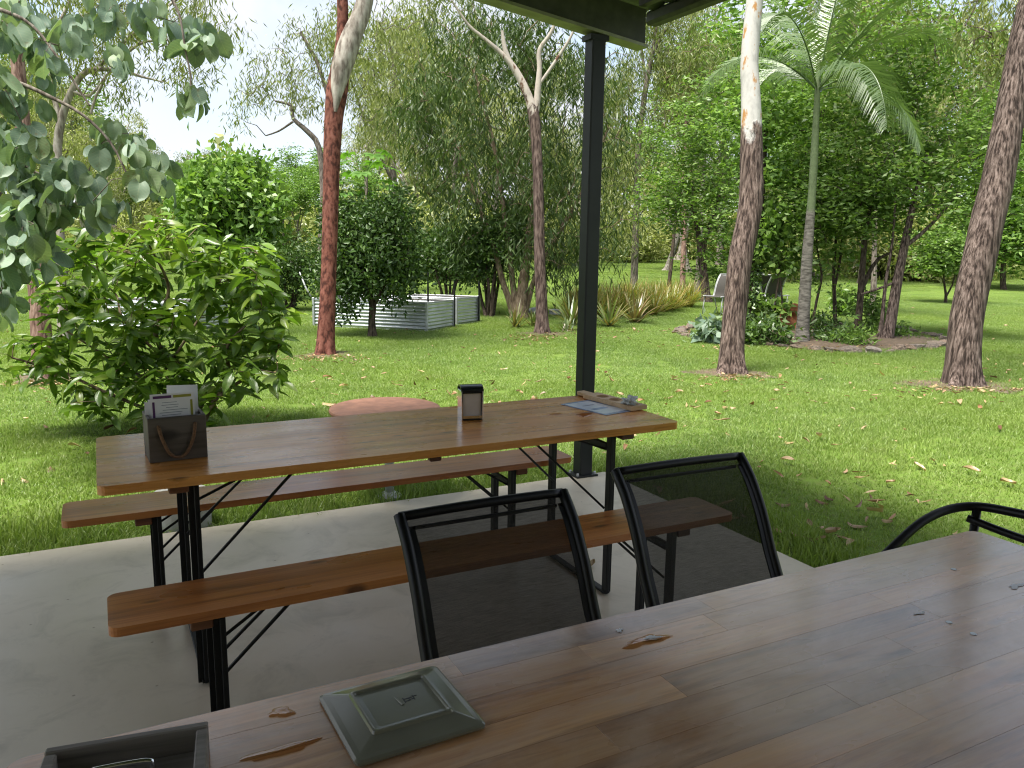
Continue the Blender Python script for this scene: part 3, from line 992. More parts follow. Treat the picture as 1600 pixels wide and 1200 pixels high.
blob_sheet('water_puddle', 'small wet puddle beyond the plate on the foreground table', 1010, 1001, .045, .018, 3, M['water'], 'puddle', .7607)
blob_sheet('water_puddle', 'long wet smear left of the square plate', 440, 1172, .05, .014, 8, M['water'], 'puddle', .7607, lobes=.28)
blob_sheet('water_puddle', 'speckled wet patch above the smear near the caddy', 440, 1113, .018, .016, 12, M['water'], 'puddle', .7607, lobes=.3)
blob_sheet('water_puddle', 'wet ring beside the laminated sheet on the polished table', 915, 648, .05, .03, 22, M['water'], 'puddle', TZ + .0003)
blob_sheet('water_puddle', 'round wet spot left of the wet ring on the polished table', 868, 647, .03, .02, 25, M['water'], 'puddle', TZ + .0003)
blob_sheet('paper_scrap', 'tiny torn white paper scrap beyond the small puddle', 968, 985, .007, .006, 31, M['paper'], 'scrap', .761, .0012, None, .6)
blob_sheet('paper_scrap', 'torn white paper scrap lying in the small puddle', 1018, 996, .016, .006, 33, M['paper'], 'scrap', .7625, .0012, None, .6)
blob_sheet('paper_scrap', 'white fleck on the right part of the foreground table', 1438, 958, .011, .005, 36, M['paper'], 'scrap', .761, .0006, None, .6)
blob_sheet('paper_scrap', 'white smudge near the right end of the foreground table', 1588, 915, .02, .01, 39, M['paper'], 'scrap', .761, .0005, None, .6)

# round low table and grey drum on the grass edge
rt = empty('round_table', (-1.365, .235, LAWN_Z))
tag(rt, 'low round table with a terracotta top on a grey pedestal behind the bench', 'table')
V, F = [], []
prof = [(.0, .575), (.318, .575), (.330, .57), (.334, .56), (.330, .546), (.312, .542), (0, .542)]
MBt = MB()
n_ = 64
for r_, z in prof[1:-1]: V += [(r_ * math.cos(2 * math.pi * i / n_), r_ * math.sin(2 * math.pi * i / n_), z) for i in range(n_)]
for k in range(len(prof) - 3): F += [(k * n_ + i, (k + 1) * n_ + i, (k + 1) * n_ + (i + 1) % n_, k * n_ + (i + 1) % n_) for i in range(n_)]
F += [tuple(range(n_)), tuple(range((len(prof) - 2) * n_ - 1, (len(prof) - 3) * n_ - 1, -1))]
MBt.add(V, F).build('top', M['terracotta'], rt)
MB().tube([(.02, 0, .02), (.02, 0, .5), (.02, 0, .5415)], [.028, .028, .03], 16).build('pedestal', M['pale_metal'], rt, smooth=True)
MB().tube([(.02, 0, 0), (.02, 0, .02), (.02, 0, .045)], [.075, .075, .03], 24).build('base', M['pale_metal'], rt)
dr = empty('concrete_drum', (-2.53, .22, LAWN_Z))
tag(dr, 'low pale grey concrete drum on the grass behind the bench', 'drum')
MB().tube([(0, 0, -.01), (0, 0, .02), (0, 0, .19), (0, 0, .205)], [.145, .15, .15, .14], 28).build('body', M['concrete_grey'], dr, smooth=False)
MB().tube([(0, 0, .2045), (0, 0, .212)], [.1, .097], 24).build('raised_cap', M['concrete_grey'], dr)


# ================================================================== vegetation
def leaf_quads(pos, dirs, L, W, rng, fold=.18, curl=.15, six=False):
    """one leaf per row of pos, pointing along dirs; four corners (or six) each"""
    n = len(pos)
    d = dirs / (np.linalg.norm(dirs, axis=1)[:, None] + 1e-9)
    rnd = rng.normal(size=(n, 3))
    s = np.cross(d, rnd)
    s /= np.linalg.norm(s, axis=1)[:, None] + 1e-9
    nn = np.cross(s, d)
    L = np.asarray(L).reshape(-1, 1) * np.ones((n, 1))
    W = np.asarray(W).reshape(-1, 1) * np.ones((n, 1))
    if not six:
        V = np.stack([pos, pos + d * L * .45 + s * W * .5 + nn * W * fold, pos + d * L - nn * L * curl, pos + d * L * .45 - s * W * .5 + nn * W * fold], 1).reshape(-1, 3)
        F = np.arange(n * 4).reshape(n, 4)
        return V, F
    V = np.stack([pos, pos + d * L * .3 + s * W * .42 + nn * W * fold, pos + d * L * .68 + s * W * .4 + nn * (W * fold - L * curl * .4),
                  pos + d * L - nn * L * curl, pos + d * L * .68 - s * W * .4 + nn * (W * fold - L * curl * .4), pos + d * L * .3 - s * W * .42 + nn * W * fold], 1).reshape(-1, 3)
    b = np.arange(n)[:, None] * 6
    F = np.concatenate([b + np.array([[0, 1, 2, 3]]), b + np.array([[0, 3, 4, 5]])])
    return V, F


def clump_leaves(C, rc, per, L, W, style, rng, six=False, axis=None):
    """leaves round clump centres C (n,3)"""
    n = len(C)
    off = rng.normal(size=(n, per, 3)) * .5
    rcv = np.asarray(rc).reshape(-1, 1, 1) * np.ones((n, 1, 1))
    if style == 'droop': off *= np.array([.8, .8, .95]); off[:, :, 2] -= .2
    elif style == 'layer': off *= np.array([1.15, 1.15, .45])
    pos = (C[:, None, :] + off * rcv).reshape(-1, 3)
    m = len(pos)
    rd = rng.normal(size=(m, 3))
    rd /= np.linalg.norm(rd, axis=1)[:, None]
    if style == 'droop': d = rd * .8 + np.array([0, 0, -1.0])
    elif style == 'layer': d = rd * np.array([1, 1, .35]) + np.array([0, 0, -.15])
    else: d = rd + (off.reshape(-1, 3)) * .6 + np.array([0, 0, -.2])
    LL = L * rng.uniform(.65, 1.25, m)
    return leaf_quads(pos, d, LL, W * LL / L, rng, six=six)


def blob_points(blobs, n, rng, base=None):
    """n clump centres spread over ellipsoids (centre, radii), denser near the skin"""
    vol = np.array([b[1][0] * b[1][1] * b[1][2] for b in blobs]) ** .8
    pick = rng.choice(len(blobs), n, p=vol / vol.sum())
    d = rng.normal(size=(n, 3))
    d /= np.linalg.norm(d, axis=1)[:, None]
    r = rng.random(n) ** .45
    c = np.array([b[0] for b in blobs])[pick]
    R_ = np.array([b[1] for b in blobs])[pick]
    return c + d * R_ * r[:, None]


def grow(nodes, C, rng, r0=.02, sag=.06, sides=5, up=.25):
    """twigs that reach every clump centre from the nearest wood already there"""
    P = [np.array(p) for p in nodes]
    order = np.argsort([min(np.linalg.norm(c - q) for q in nodes[::max(1, len(nodes) // 60)]) for c in C])
    V, F, off = [], [], 0
    for i in order:
        c = C[i]
        A = np.array(P)
        dd = np.linalg.norm(A - c, axis=1) + .5 * np.maximum(0, A[:, 2] - c[2])
        j = int(np.argmin(dd))
        a = A[j]
        L = np.linalg.norm(c - a)
        if L < .05: continue
        m = max(3, min(7, int(L / .35) + 2))
        t = np.linspace(0, 1, m)[:, None]
        pts = a + (c - a) * t
        pts[1:-1] += rng.normal(size=(m - 2, 3)) * L * .07
        pts[:, 2] += (np.sin(t[:, 0] * np.pi) * L * up * .4)
        ra = r0 * min(1.0, .35 + L * .35)
        v, f = tube_np(pts, np.linspace(ra, ra * .35, m), sides, cap=False)
        V.append(v); F.append(np.array(f) + off); off += len(v)
        P += list(pts[1:])
    return np.concatenate(V), np.concatenate(F)


def trunk_mesh(paths, n, rng, rough, fiss, step, flare=True):
    V, F, off = [], [], 0
    quads, nodes = [], []
    for i, ctrl in enumerate(paths):
        c = smooth_path(ctrl, step)
        p, r = c[:, :3], np.maximum(c[:, 3], .006)
        if flare and i == 0:
            h = p[:, 2] - p[0, 2]
            r = r * (1 + .38 * np.exp(-h / .16))
        nn_ = n if i == 0 else max(8, int(n * .7))
        v, f = tube_np(p, r, nn_, cap=False, rough=rough, rng=rng, fiss=fiss)
        if flare and i == 0:
            g3 = v.reshape(len(p), nn_, 3)
            hh_ = (p[:, 2] - p[0, 2])[:, None]
            an_ = np.arange(nn_)[None, :] / nn_ * 2 * np.pi
            q_ = 1 + np.exp(-hh_ / .14) * (.22 * np.sin(4 * an_ + rng.uniform(0, 6)) + .14 * np.sin(7 * an_ + rng.uniform(0, 6)))
            v = (p[:, None, :] + (g3 - p[:, None, :]) * q_[:, :, None]).reshape(-1, 3)
        V.append(v); F.append(np.array(f) + off); off += len(v)
        nodes += list(p[len(p) // 4:] if i == 0 else p)
    return np.concatenate(V), np.concatenate(F), nodes


def px_path(pts, k, first_ground=True):
    """rows (px, py, width px[, extra depth]) -> world control rows with radius"""
    out = []
    for i, q in enumerate(pts):
        dk = q[3] if len(q) > 3 else 0
        p = at(q[0], q[1], k + dk)
        if i == 0 and first_ground: p[2] = min(p[2], LAWN_Z - .03)
        out.append((*p, q[2] / 2 * (k + dk) / FPX))
    return np.array(out)


def px_blobs(bl, k):
    """rows (px, py, rx px, ry px, depth radius m, extra depth m)"""
    out = []
    for b_ in bl:
        kk = k + (b_[5] if len(b_) > 5 else 0)
        s = kk / FPX
        rd = b_[4] if len(b_) > 4 and b_[4] else b_[2] * s
        out.append((at(b_[0], b_[1], kk), np.array((b_[2] * s * .9 + .0, rd, b_[3] * s))))
    return out


def make_tree(name, label, cat, base, paths, blobs, nclump, per, L, W, style, barkm, leafm, seed, rc=.35, group=None, sides=14, rough=.04, fiss=0, step=.15, twig=.02, six=False, extra=None, flare=True):
    rng = np.random.default_rng(seed)
    base = np.array(base, float)
    root = empty(name, base)
    tag(root, label, cat, group)
    V, F, nodes = trunk_mesh(paths, sides, rng, rough, fiss, step, flare)
    link('trunk', mesh_np('trunk', V - base, F), barkm, root, smooth=True)
    if blobs:
        C = blob_points(blobs, nclump, rng)
        v, f = grow(nodes, C, rng, twig)
        link('branches', mesh_np('branches', v - base, f), barkm, root, smooth=True)['kind'] = 'stuff'
        v, f = clump_leaves(C, rng.uniform(.7, 1.3, len(C)) * rc, per, L, W, style, rng, six)
        link('crown', mesh_np('crown', v - base, f), leafm, root)
    return root


def copy_tree(o, loc, rz, sc):
    c = o.copy(); COL.objects.link(c)
    c.location = loc; c.rotation_euler.z = rz; c.scale = sc
    for ch in o.children:
        d = ch.copy(); COL.objects.link(d); d.parent = c
    return c


# ------------------------------------------------------------------ lawn grass
def blade_patch(size, nb, h0, h1, w, seed, lean=.6):
    rng = np.random.default_rng(seed)
    p = np.c_[rng.uniform(-size / 2, size / 2, (nb, 2)), np.zeros(nb)]
    a = rng.uniform(0, 2 * np.pi, nb)
    h = rng.uniform(h0, h1, nb)
    s = np.c_[np.cos(a), np.sin(a), np.zeros(nb)] * w * rng.uniform(.6, 1.3, (nb, 1))
    ln = np.c_[rng.normal(size=(nb, 2)) * lean, np.ones(nb)]
    tip = p + ln * h[:, None]
    mid = p + ln * h[:, None] * .55 * np.array([.6, .6, 1.1])
    V = np.stack([p - s, p + s, mid + s * .8, tip, mid - s * .8], 1).reshape(-1, 3)
    b_ = np.arange(nb)[:, None] * 5
    F4 = b_ + np.array([[0, 1, 2, 4]])
    F3 = b_ + np.array([[4, 2, 3]])
    me = bpy.data.meshes.new('grass')
    me.from_pydata(V.tolist(), [], F4.tolist() + F3.tolist())
    me.update()
    return me


def scatter(name, me, mat, grids, label, cat, z):
    """instances the object's own mesh over jittered grids: (x0, x1, y0, y1, spacing)"""
    o = link(name, me, mat)
    tag(o, label, cat, kind='stuff')
    ng = bpy.data.node_groups.new(name + '_scatter', 'GeometryNodeTree')
    ng.interface.new_socket('Geometry', in_out='INPUT', socket_type='NodeSocketGeometry')
    ng.interface.new_socket('Geometry', in_out='OUTPUT', socket_type='NodeSocketGeometry')
    N, Lk = ng.nodes, ng.links
    gi, go = N.new('NodeGroupInput'), N.new('NodeGroupOutput')
    jn = N.new('GeometryNodeJoinGeometry')
    for (x0, x1, y0, y1, sp, zz) in grids:
        g = N.new('GeometryNodeMeshGrid')
        g.inputs['Size X'].default_value = x1 - x0
        g.inputs['Size Y'].default_value = y1 - y0
        g.inputs['Vertices X'].default_value = max(2, int((x1 - x0) / sp))
        g.inputs['Vertices Y'].default_value = max(2, int((y1 - y0) / sp))
        tf = N.new('GeometryNodeTransform')
        tf.inputs['Translation'].default_value = ((x0 + x1) / 2, (y0 + y1) / 2, zz)
        Lk.new(g.outputs['Mesh'], tf.inputs['Geometry'])
        Lk.new(tf.outputs['Geometry'], jn.inputs[0])
    # follow the gentle rise of the ground
    ps = N.new('GeometryNodeInputPosition')
    dt = N.new('ShaderNodeVectorMath'); dt.operation = 'DOT_PRODUCT'; dt.inputs[1].default_value = (.55, .84, 0)
    Lk.new(ps.outputs[0], dt.inputs[0])
    mr = N.new('ShaderNodeMapRange'); mr.inputs['From Min'].default_value = 24; mr.inputs['From Max'].default_value = 24 + 1.6 / .022
    mr.inputs['To Min'].default_value = 0; mr.inputs['To Max'].default_value = 1.6
    Lk.new(dt.outputs['Value'], mr.inputs['Value'])
    cx = N.new('ShaderNodeCombineXYZ'); Lk.new(mr.outputs[0], cx.inputs['Z'])
    sp_ = N.new('GeometryNodeSetPosition')
    Lk.new(jn.outputs[0], sp_.inputs['Geometry']); Lk.new(cx.outputs[0], sp_.inputs['Offset'])
    ip = N.new('GeometryNodeInstanceOnPoints')
    Lk.new(sp_.outputs[0], ip.inputs['Points'])
    Lk.new(gi.outputs[0], ip.inputs['Instance'])
    rv = N.new('FunctionNodeRandomValue'); rv.data_type = 'FLOAT_VECTOR'
    rv.inputs[0].default_value = (0, 0, 0); rv.inputs[1].default_value = (0, 0, 6.283)
    Lk.new(rv.outputs[0], ip.inputs['Rotation'])
    rs = N.new('FunctionNodeRandomValue'); rs.data_type = 'FLOAT_VECTOR'
    rs.inputs[0].default_value = (.9, .9, .7); rs.inputs[1].default_value = (1.1, 1.1, 1.25)
    Lk.new(rs.outputs[0], ip.inputs['Scale'])
    Lk.new(ip.outputs[0], go.inputs[0])
    md = o.modifiers.new('scatter', 'NODES'); md.node_group = ng
    return o


gme = blade_patch(1.3, 5600, .014, .04, .0025, 1)
scatter('grass', gme, M['blade'], [(-9, 24, .5, 16.5, 1.0, LAWN_Z), (.75, 12, -6, .0, 1.0, LAWN_Z), (-12, 44, 17.3, 48, 1.15, LAWN_Z), (24.6, 44, -4, 17, 1.15, LAWN_Z)],
        'short mown green lawn grass around the patio slab', 'grass', LAWN_Z)
tme = blade_patch(2.4, 1500, .25, .75, .009, 2, .3)
scatter('tall_grass', tme, M['blade_tall'], [(-14, 62, 46, 60, 2.0, LAWN_Z), (36, 60, 8, 44, 2.0, LAWN_Z)], 'pale green unmown grass beyond the lawn', 'grass', LAWN_Z)
eme = blade_patch(.36, 260, .04, .11, .0032, 9, .45)
scatter('edge_grass', eme, M['blade'], [(-9, .3, .19, .42, .3, LAWN_Z), (.27, .46, -6, .1, .3, LAWN_Z)], 'longer untrimmed grass along the slab edge', 'grass', LAWN_Z)

# ------------------------------------------------------------------ near trees
g, k = gnd(508, 555)
tr = make_tree('red_bark_tree', 'tree with smooth brick-red trunk forking into a dead grey limb', 'tree', g,
          [px_path([(508, 557, 27), (510, 510, 26), (513, 440, 24), (515, 380, 24), (517, 300, 25), (519, 230, 27), (522, 180, 29), (527, 140, 33), (533, 95, 26), (535, 50, 18), (535, 0, 17), (530, -90, 15), (525, -220, 11)], k),
           ], px_blobs([(470, -260, 190, 110, 1.6), (600, -330, 180, 120, 1.6)], k), 120, 40, .13, .025, 'droop', M['bark_red'], M['lf_gum'], 11, .4, sides=36, rough=.018, step=.05)
dl = px_path([(524, 175, 5, -.11), (526, 155, 13, -.11), (529, 130, 24, -.1), (535, 103, 31, -.09), (542, 80, 33, -.09), (552, 52, 30, -.1), (562, 28, 28, -.1), (570, 0, 26, -.1), (585, -60, 20, -.1)], k, False)
rng = np.random.default_rng(77)
c = smooth_path(dl, .03)
V, F = tube_np(c[:, :3], c[:, 3], 30, False, .07, rng, 10)
link('dead_limb', mesh_np('dead_limb', V - g, np.array(F)), M['bark_pale'], tr, smooth=True)

M['bark_fork'] = bark('bark_fork', (.035, .022, .019), (.12, .082, .068), (.22, .16, .135), (.42, .37, .32), 3.95, .4, (.13, .07, .045), .1, .016, 34)
g, k = gnd(848, 522)
make_tree('forked_tree', 'brown-barked tree forking into white limbs just behind the post', 'tree', g,
          [px_path([(848, 524, 19), (846, 470, 18), (843, 400, 17), (842, 330, 17), (840, 260, 16), (837, 205, 17), (834, 180, 17), (827, 155, 14), (812, 122, 12), (797, 98, 10), (781, 81, 7.5), (753, 57, 5.5), (732, 39, 4.5), (705, 0, 3)], k),
           px_path([(836, 188, 10), (839, 160, 10), (840, 143, 10), (843, 107, 8), (843, 78, 7), (862, 49, 6), (880, 0, 4)], k, False),
           px_path([(842, 132, 5), (849, 123, 5), (869, 94, 5), (893, 55, 4), (910, 10, 3)], k, False),
           px_path([(797, 98, 9), (790, 80, 8), (786, 60, 6), (785, 48, 4)], k, False)],
          px_blobs([(700, -70, 120, 90, 1.2), (880, -90, 120, 90, 1.2), (780, -150, 140, 80, 1.2)], k), 130, 34, .14, .026, 'droop', M['bark_fork'], M['lf_gum'], 12, .4, sides=22, rough=.03, fiss=9, step=.07)

M['bark_mid'] = bark('bark_mid', (.03, .02, .017), (.135, .095, .078), (.27, .2, .17), (.46, .44, .41), 3.0, .2, (.36, .19, .07), .035, .03, 40)
g, k = gnd(1142, 584)
make_tree('white_topped_tree', 'thick brown fissured trunk turning smooth white near the top', 'tree', g,
          [px_path([(1142, 586, 38), (1143, 560, 37), (1146, 510, 36), (1151, 455, 36), (1158, 400, 36), (1168, 350, 36), (1173, 310, 36), (1174, 250, 35), (1174, 190, 32), (1173, 145, 29), (1171, 100, 27), (1174, 50, 26), (1179, 0, 25), (1186, -100, 22), (1180, -260, 14)], k)],
          px_blobs([(1100, -330, 220, 110, 1.7), (1290, -300, 200, 100, 1.6)], k), 110, 40, .13, .025, 'droop', M['bark_mid'], M['lf_gum'], 13, .4, sides=44, rough=.05, fiss=22, step=.045)

g, k = gnd(1500, 603)
make_tree('leaning_tree', 'thick leaning grey-brown fissured trunk nearest the right edge', 'tree', g,
          [px_path([(1502, 605, 46), (1504, 570, 48), (1509, 510, 48), (1519, 450, 47), (1531, 400, 47), (1547, 330, 47), (1557, 290, 46), (1573, 205, 44), (1590, 110, 40), (1606, 30, 38), (1632, -90, 34), (1650, -260, 22)], k)],
          px_blobs([(1560, -330, 220, 110, 1.6), (1600, 30, 110, 60, .8, .9), (1560, 70, 70, 60, .7, .9)], k), 130, 40, .13, .025, 'droop', M['bark_iron'], M['lf_gum'], 14, .36, sides=48, rough=.05, fiss=24, step=.045)

g, k = gnd(68, 592)
make_tree('stringy_bark_tree', 'pinkish-brown stringy trunk half hidden by the leafy shrub', 'tree', g,
          [px_path([(70, 594, 30), (67, 550, 29), (62, 480, 29), (58, 430, 28), (50, 350, 26), (42, 270, 24), (36, 200, 22), (28, 100, 20), (15, -60, 16), (0, -200, 10)], k)],
          px_blobs([(-60, -200, 160, 120, 1.4), (60, -120, 140, 90, 1.4)], k), 90, 40, .13, .026, 'droop', M['bark_fibre'], M['lf_gum'], 15, .4, sides=34, rough=.05, fiss=20, step=.06)

g, k = gnd(100, 545)
k = 12.0
g = at(100, 545, k); g[2] = LAWN_Z
make_tree('pale_gum_tree', 'pale gum with a bent bare limb against the sky at upper left', 'tree', g,
          [px_path([(100, 548, 16), (96, 450, 15), (92, 330, 14), (90, 230, 13), (98, 180, 12), (112, 142, 10), (128, 117, 9), (150, 108, 8), (188, 110, 6), (222, 120, 4), (255, 128, 2)], k),
           px_path([(95, 190, 8), (80, 130, 7), (85, 60, 6), (110, 0, 5)], k, False),
           px_path([(112, 142, 6), (140, 150, 4), (165, 120, 4), (215, 70, 4), (262, 62, 3)], k, False),
           px_path([(142, 178, 4), (150, 150, 4), (165, 122, 4)], k, False),
           px_path([(150, 108, 5), (200, 60, 5), (250, 20, 4), (300, -20, 3)], k, False)],
          px_blobs([(120, 20, 110, 60, 1.1), (230, 20, 90, 60, 1.1), (330, 45, 50, 60, .8), (300, 110, 35, 22, .5), (190, 135, 28, 14, .4), (60, 110, 60, 60, .9), (240, 95, 20, 20, .5), (130, 90, 60, 20, .7)], k), 150, 42, .13, .022, 'droop', M['bark_pale'], M['lf_gum'], 16, .3, sides=12, rough=.02, twig=.014)

# background gum that fills the sky between the shrub and the red trunk
k = 24.0
g = at(470, 470, k); g[2] = LAWN_Z
make_tree('crooked_gum_tree', 'gum with crooked bare twigs against the sky left of the red trunk', 'tree', g,
          [px_path([(500, 470, 12), (502, 380, 11), (505, 300, 10), (498, 230, 9), (480, 205, 8), (458, 185, 6), (455, 165, 5), (430, 158, 3)], k),
           px_path([(503, 290, 8), (520, 200, 7), (500, 110, 6), (470, 50, 5)], k, False),
           px_path([(458, 190, 4), (435, 205, 3), (415, 212, 2)], k, False)],
          px_blobs([(480, 75, 60, 50, 1.5), (420, 130, 55, 45, 1.2), (385, 170, 35, 30, 1), (470, 150, 45, 40, 1.2), (600, 90, 90, 90, 2), (590, 180, 60, 60, 1.5), (450, 40, 30, 30, .8), (540, 60, 60, 50, 1.4)], k), 210, 34, .2, .034, 'droop', M['bark_grey'], M['lf_gum'], 17, .42, sides=10, rough=.03, twig=.025)

# ------------------------------------------------------------------ big weeping acacia and neighbours
g, k = gnd(808, 497)
make_tree('weeping_acacia', 'big dark weeping tree with several stems behind the forked tree', 'tree', g,
          [px_path([(812, 500, 22), (815, 470, 20), (818, 440, 16), (825, 380, 13), (835, 300, 11), (830, 200, 9), (820, 100, 6)], k),
           px_path([(803, 500, 11), (796, 470, 10), (784, 435, 9), (770, 380, 8), (740, 300, 6), (710, 220, 5)], k, False),
           px_path([(806, 500, 11), (804, 470, 10), (801, 440, 9), (790, 350, 8), (770, 220, 6), (740, 110, 5)], k, False),
           px_path([(818, 498, 10), (828, 460, 9), (836, 435, 8), (870, 370, 7), (920, 280, 5), (950, 200, 4)], k, False)],
          px_blobs([(700, 130, 75, 110, 1.7), (760, 60, 100, 80, 1.8), (850, 90, 95, 100, 1.8), (930, 200, 65, 130, 1.5), (770, 250, 95, 110, 1.8), (860, 310, 90, 95, 1.7),
                    (705, 330, 55, 60, 1.2), (930, 370, 50, 65, 1.2), (650, 190, 42, 55, 1.0), (800, 385, 70, 45, 1.3), (880, 400, 40, 50, 1.0), (690, 240, 40, 45, 1.)], k), 350, 60, .21, .03, 'droop', M['bark_acacia'], M['lf_acacia'], 21, .47, sides=14, rough=.04, twig=.022)

g, k = gnd(582, 527)
make_tree('citrus_tree', 'small round-crowned dark green tree in front of the metal garden bed', 'tree', g,
          [px_path([(582, 529, 11), (581, 500, 10), (582, 475, 11), (574, 455, 8), (560, 420, 6), (550, 370, 4)], k),
           px_path([(582, 480, 8), (595, 455, 7), (610, 420, 5), (612, 370, 4)], k, False)],
          px_blobs([(580, 390, 85, 80, 1.0), (545, 425, 50, 45, .7), (620, 420, 45, 50, .7), (600, 340, 60, 40, .8), (540, 350, 40, 35, .7), (552, 485, 10, 25, .2), (535, 480, 12, 18, .2), (505, 450, 22, 40, .4)], k), 330, 40, .085, .045, 'any', M['bark_dark'], M['lf_citrus'], 22, .22, sides=14, rough=.05, step=.06, twig=.012, six=True)

# pawpaw with pale hand-shaped leaves
g, k = gnd(570, 490)
pw = empty('pawpaw_tree', g)
tag(pw, 'pale green pawpaw with hand-shaped leaves right of the red trunk', 'tree')
rng = np.random.default_rng(3)
pth = px_path([(570, 492, 7), (571, 400, 6), (573, 330, 6), (572, 270, 5)], k)
V, F, nd_ = trunk_mesh([pth], 10, rng, .03, 0, .15)
link('trunk', mesh_np('trunk', V - g, F), M['bark_grey'], pw, smooth=True)
for i in range(16):
    a = i * 2.4
    top = pth[-1][:3] + np.array([0, 0, -.03 * i])
    el = .9 - .09 * i
    d = np.array([math.cos(a) * math.cos(el), math.sin(a) * math.cos(el), math.sin(el)])
    tip = top + d * .62
    vv, ff = tube_np([top, (top + tip) / 2 + [0, 0, .05], tip], .008, 4, False)
    allv, allf = [vv], [np.array(ff)]
    off = len(vv)
    hd = np.array([d[0], d[1], -.35]); hd /= np.linalg.norm(hd)
    sd_ = np.cross(hd, [0, 0, 1]); sd_ /= np.linalg.norm(sd_)
    for f_ in range(7):
        an = (f_ - 3) * .62
        dd = hd * math.cos(an) + sd_ * math.sin(an)
        v2, f2 = leaf_quads(np.array([tip]), np.array([dd]), .3, .13, np.random.default_rng(f_ + i * 9), six=True)
        # keep lobes lying in one plane
        up_ = np.cross(sd_, hd)
        L_ = .3 * (1 - .06 * abs(f_ - 3))
        s_ = np.cross(dd, up_)
        v2 = np.array([tip, tip + dd * L_ * .35 + s_ * .05, tip + dd * L_ * .7 + s_ * .055, tip + dd * L_ - up_ * .04, tip + dd * L_ * .7 - s_ * .055, tip + dd * L_ * .35 - s_ * .05])
        allv.append(v2); allf.append(np.array([[0, 1, 2, 3], [0, 3, 4, 5]]) + off); off += 6
    link('leaf', mesh_np('leaf', np.concatenate(allv) - g, np.concatenate(allf)), M['lf_pawpaw'], pw)


def bush(name, label, px, py, blobs, nc, per, L, W, mat, seed, stems=6, k=None, style='any', rc=.3, barkm=None, spread=.5, sw=5, group=None):
    if k is None: g, k = gnd(px, py)
    else:
        g = at(px, py, k); g[2] = ground_z(g[0], g[1])
    rg = random.Random(seed)
    paths = []
    b0 = blobs[0]
    for i in range(stems):
        t = (i + .5) / stems * 2 - 1
        ex = px + t * b0[2] * spread
        paths.append(px_path([(px + t * 6, py + 1, sw), (px + t * 14 + rg.uniform(-4, 4), py - (py - b0[1]) * .35, sw * .8), (ex, b0[1] + rg.uniform(-10, 10), sw * .5)], k, i == 0))
        for row in paths[-1]: row[:3] += AX_D * rg.uniform(-.25, .25)
        paths[-1][0][2] = g[2] - .03
    return make_tree(name, label, 'shrub' if 'shrub' in name or 'bush' in name else 'tree', g, paths, px_blobs(blobs, k), nc, per, L, W, style, barkm or M['bark_dark'], mat, seed, rc, group, sides=8, rough=.03, step=.12, twig=.012, flare=False)


bush('round_bush', 'dark round bush on the grass between shrub and red trunk', 448, 486, [(440, 430, 42, 50, .7), (400, 420, 40, 45, .7), (470, 410, 35, 40, .6), (385, 455, 35, 35, .6)], 200, 36, .1, .05, M['lf_citrus'], 31)
bush('multi_stem_shrub', 'vase-shaped many-stemmed shrub right of the metal garden bed', 765, 494, [(760, 385, 60, 50, .9), (725, 380, 45, 40, .8), (790, 370, 50, 45, .8), (745, 420, 30, 20, .5)], 190, 36, .1, .045, M['lf_citrus'], 32, 7, sw=6)
bush('branchy_shrub', 'low branching shrub standing behind the metal garden bed', 700, 478, [(700, 400, 60, 45, 1.0), (665, 390, 40, 40, .8), (735, 410, 35, 30, .8)], 150, 36, .11, .05, M['lf_citrus'], 33, 6, sw=5)
bush('feathery_shrub', 'yellow-green bush behind the red trunk and garden bed', 540, 470, [(548, 420, 40, 40, .9), (520, 430, 30, 30, .8)], 120, 34, .12, .045, M['lf_bright'], 34)
bush('leafy_bush', 'broad-leaved pale tree behind the shrub under the open sky', 365, 470, [(365, 300, 62, 60, 1.6), (325, 320, 60, 60, 1.6), (400, 340, 40, 55, 1.4), (360, 380, 70, 40, 1.5)], 300, 40, .22, .11, M['lf_mango'], 35, 5, k=21, rc=.45)

# slim gum behind the post
g, k = gnd(990, 455)
make_tree('slim_gum_tree', 'slim straight grey gum just right of the roof post', 'tree', g,
          [px_path([(990, 457, 12), (992, 400, 11), (995, 320, 10), (997, 240, 9), (1003, 180, 9), (1010, 130, 8), (1018, 90, 7), (1024, 55, 5), (1030, 10, 4)], k),
           px_path([(1016, 95, 5), (1035, 55, 4), (1055, 25, 3), (1075, -10, 2)], k, False),
           px_path([(1010, 130, 4), (1003, 80, 4), (998, 30, 3)], k, False),
           px_path([(996, 280, 4), (1020, 265, 3), (1040, 290, 3), (1050, 320, 2)], k, False)],
          px_blobs([(1010, 20, 55, 40, 1.5), (1060, 20, 45, 35, 1.4), (975, 120, 30, 50, 1.2), (1035, 100, 26, 30, 1.), (960, 220, 35, 70, 1.4), (965, 330, 40, 60, 1.4)], k), 260, 40, .22, .034, 'droop', M['bark_grey'], M['lf_gum'], 41, .5, sides=10, rough=.03, twig=.022)

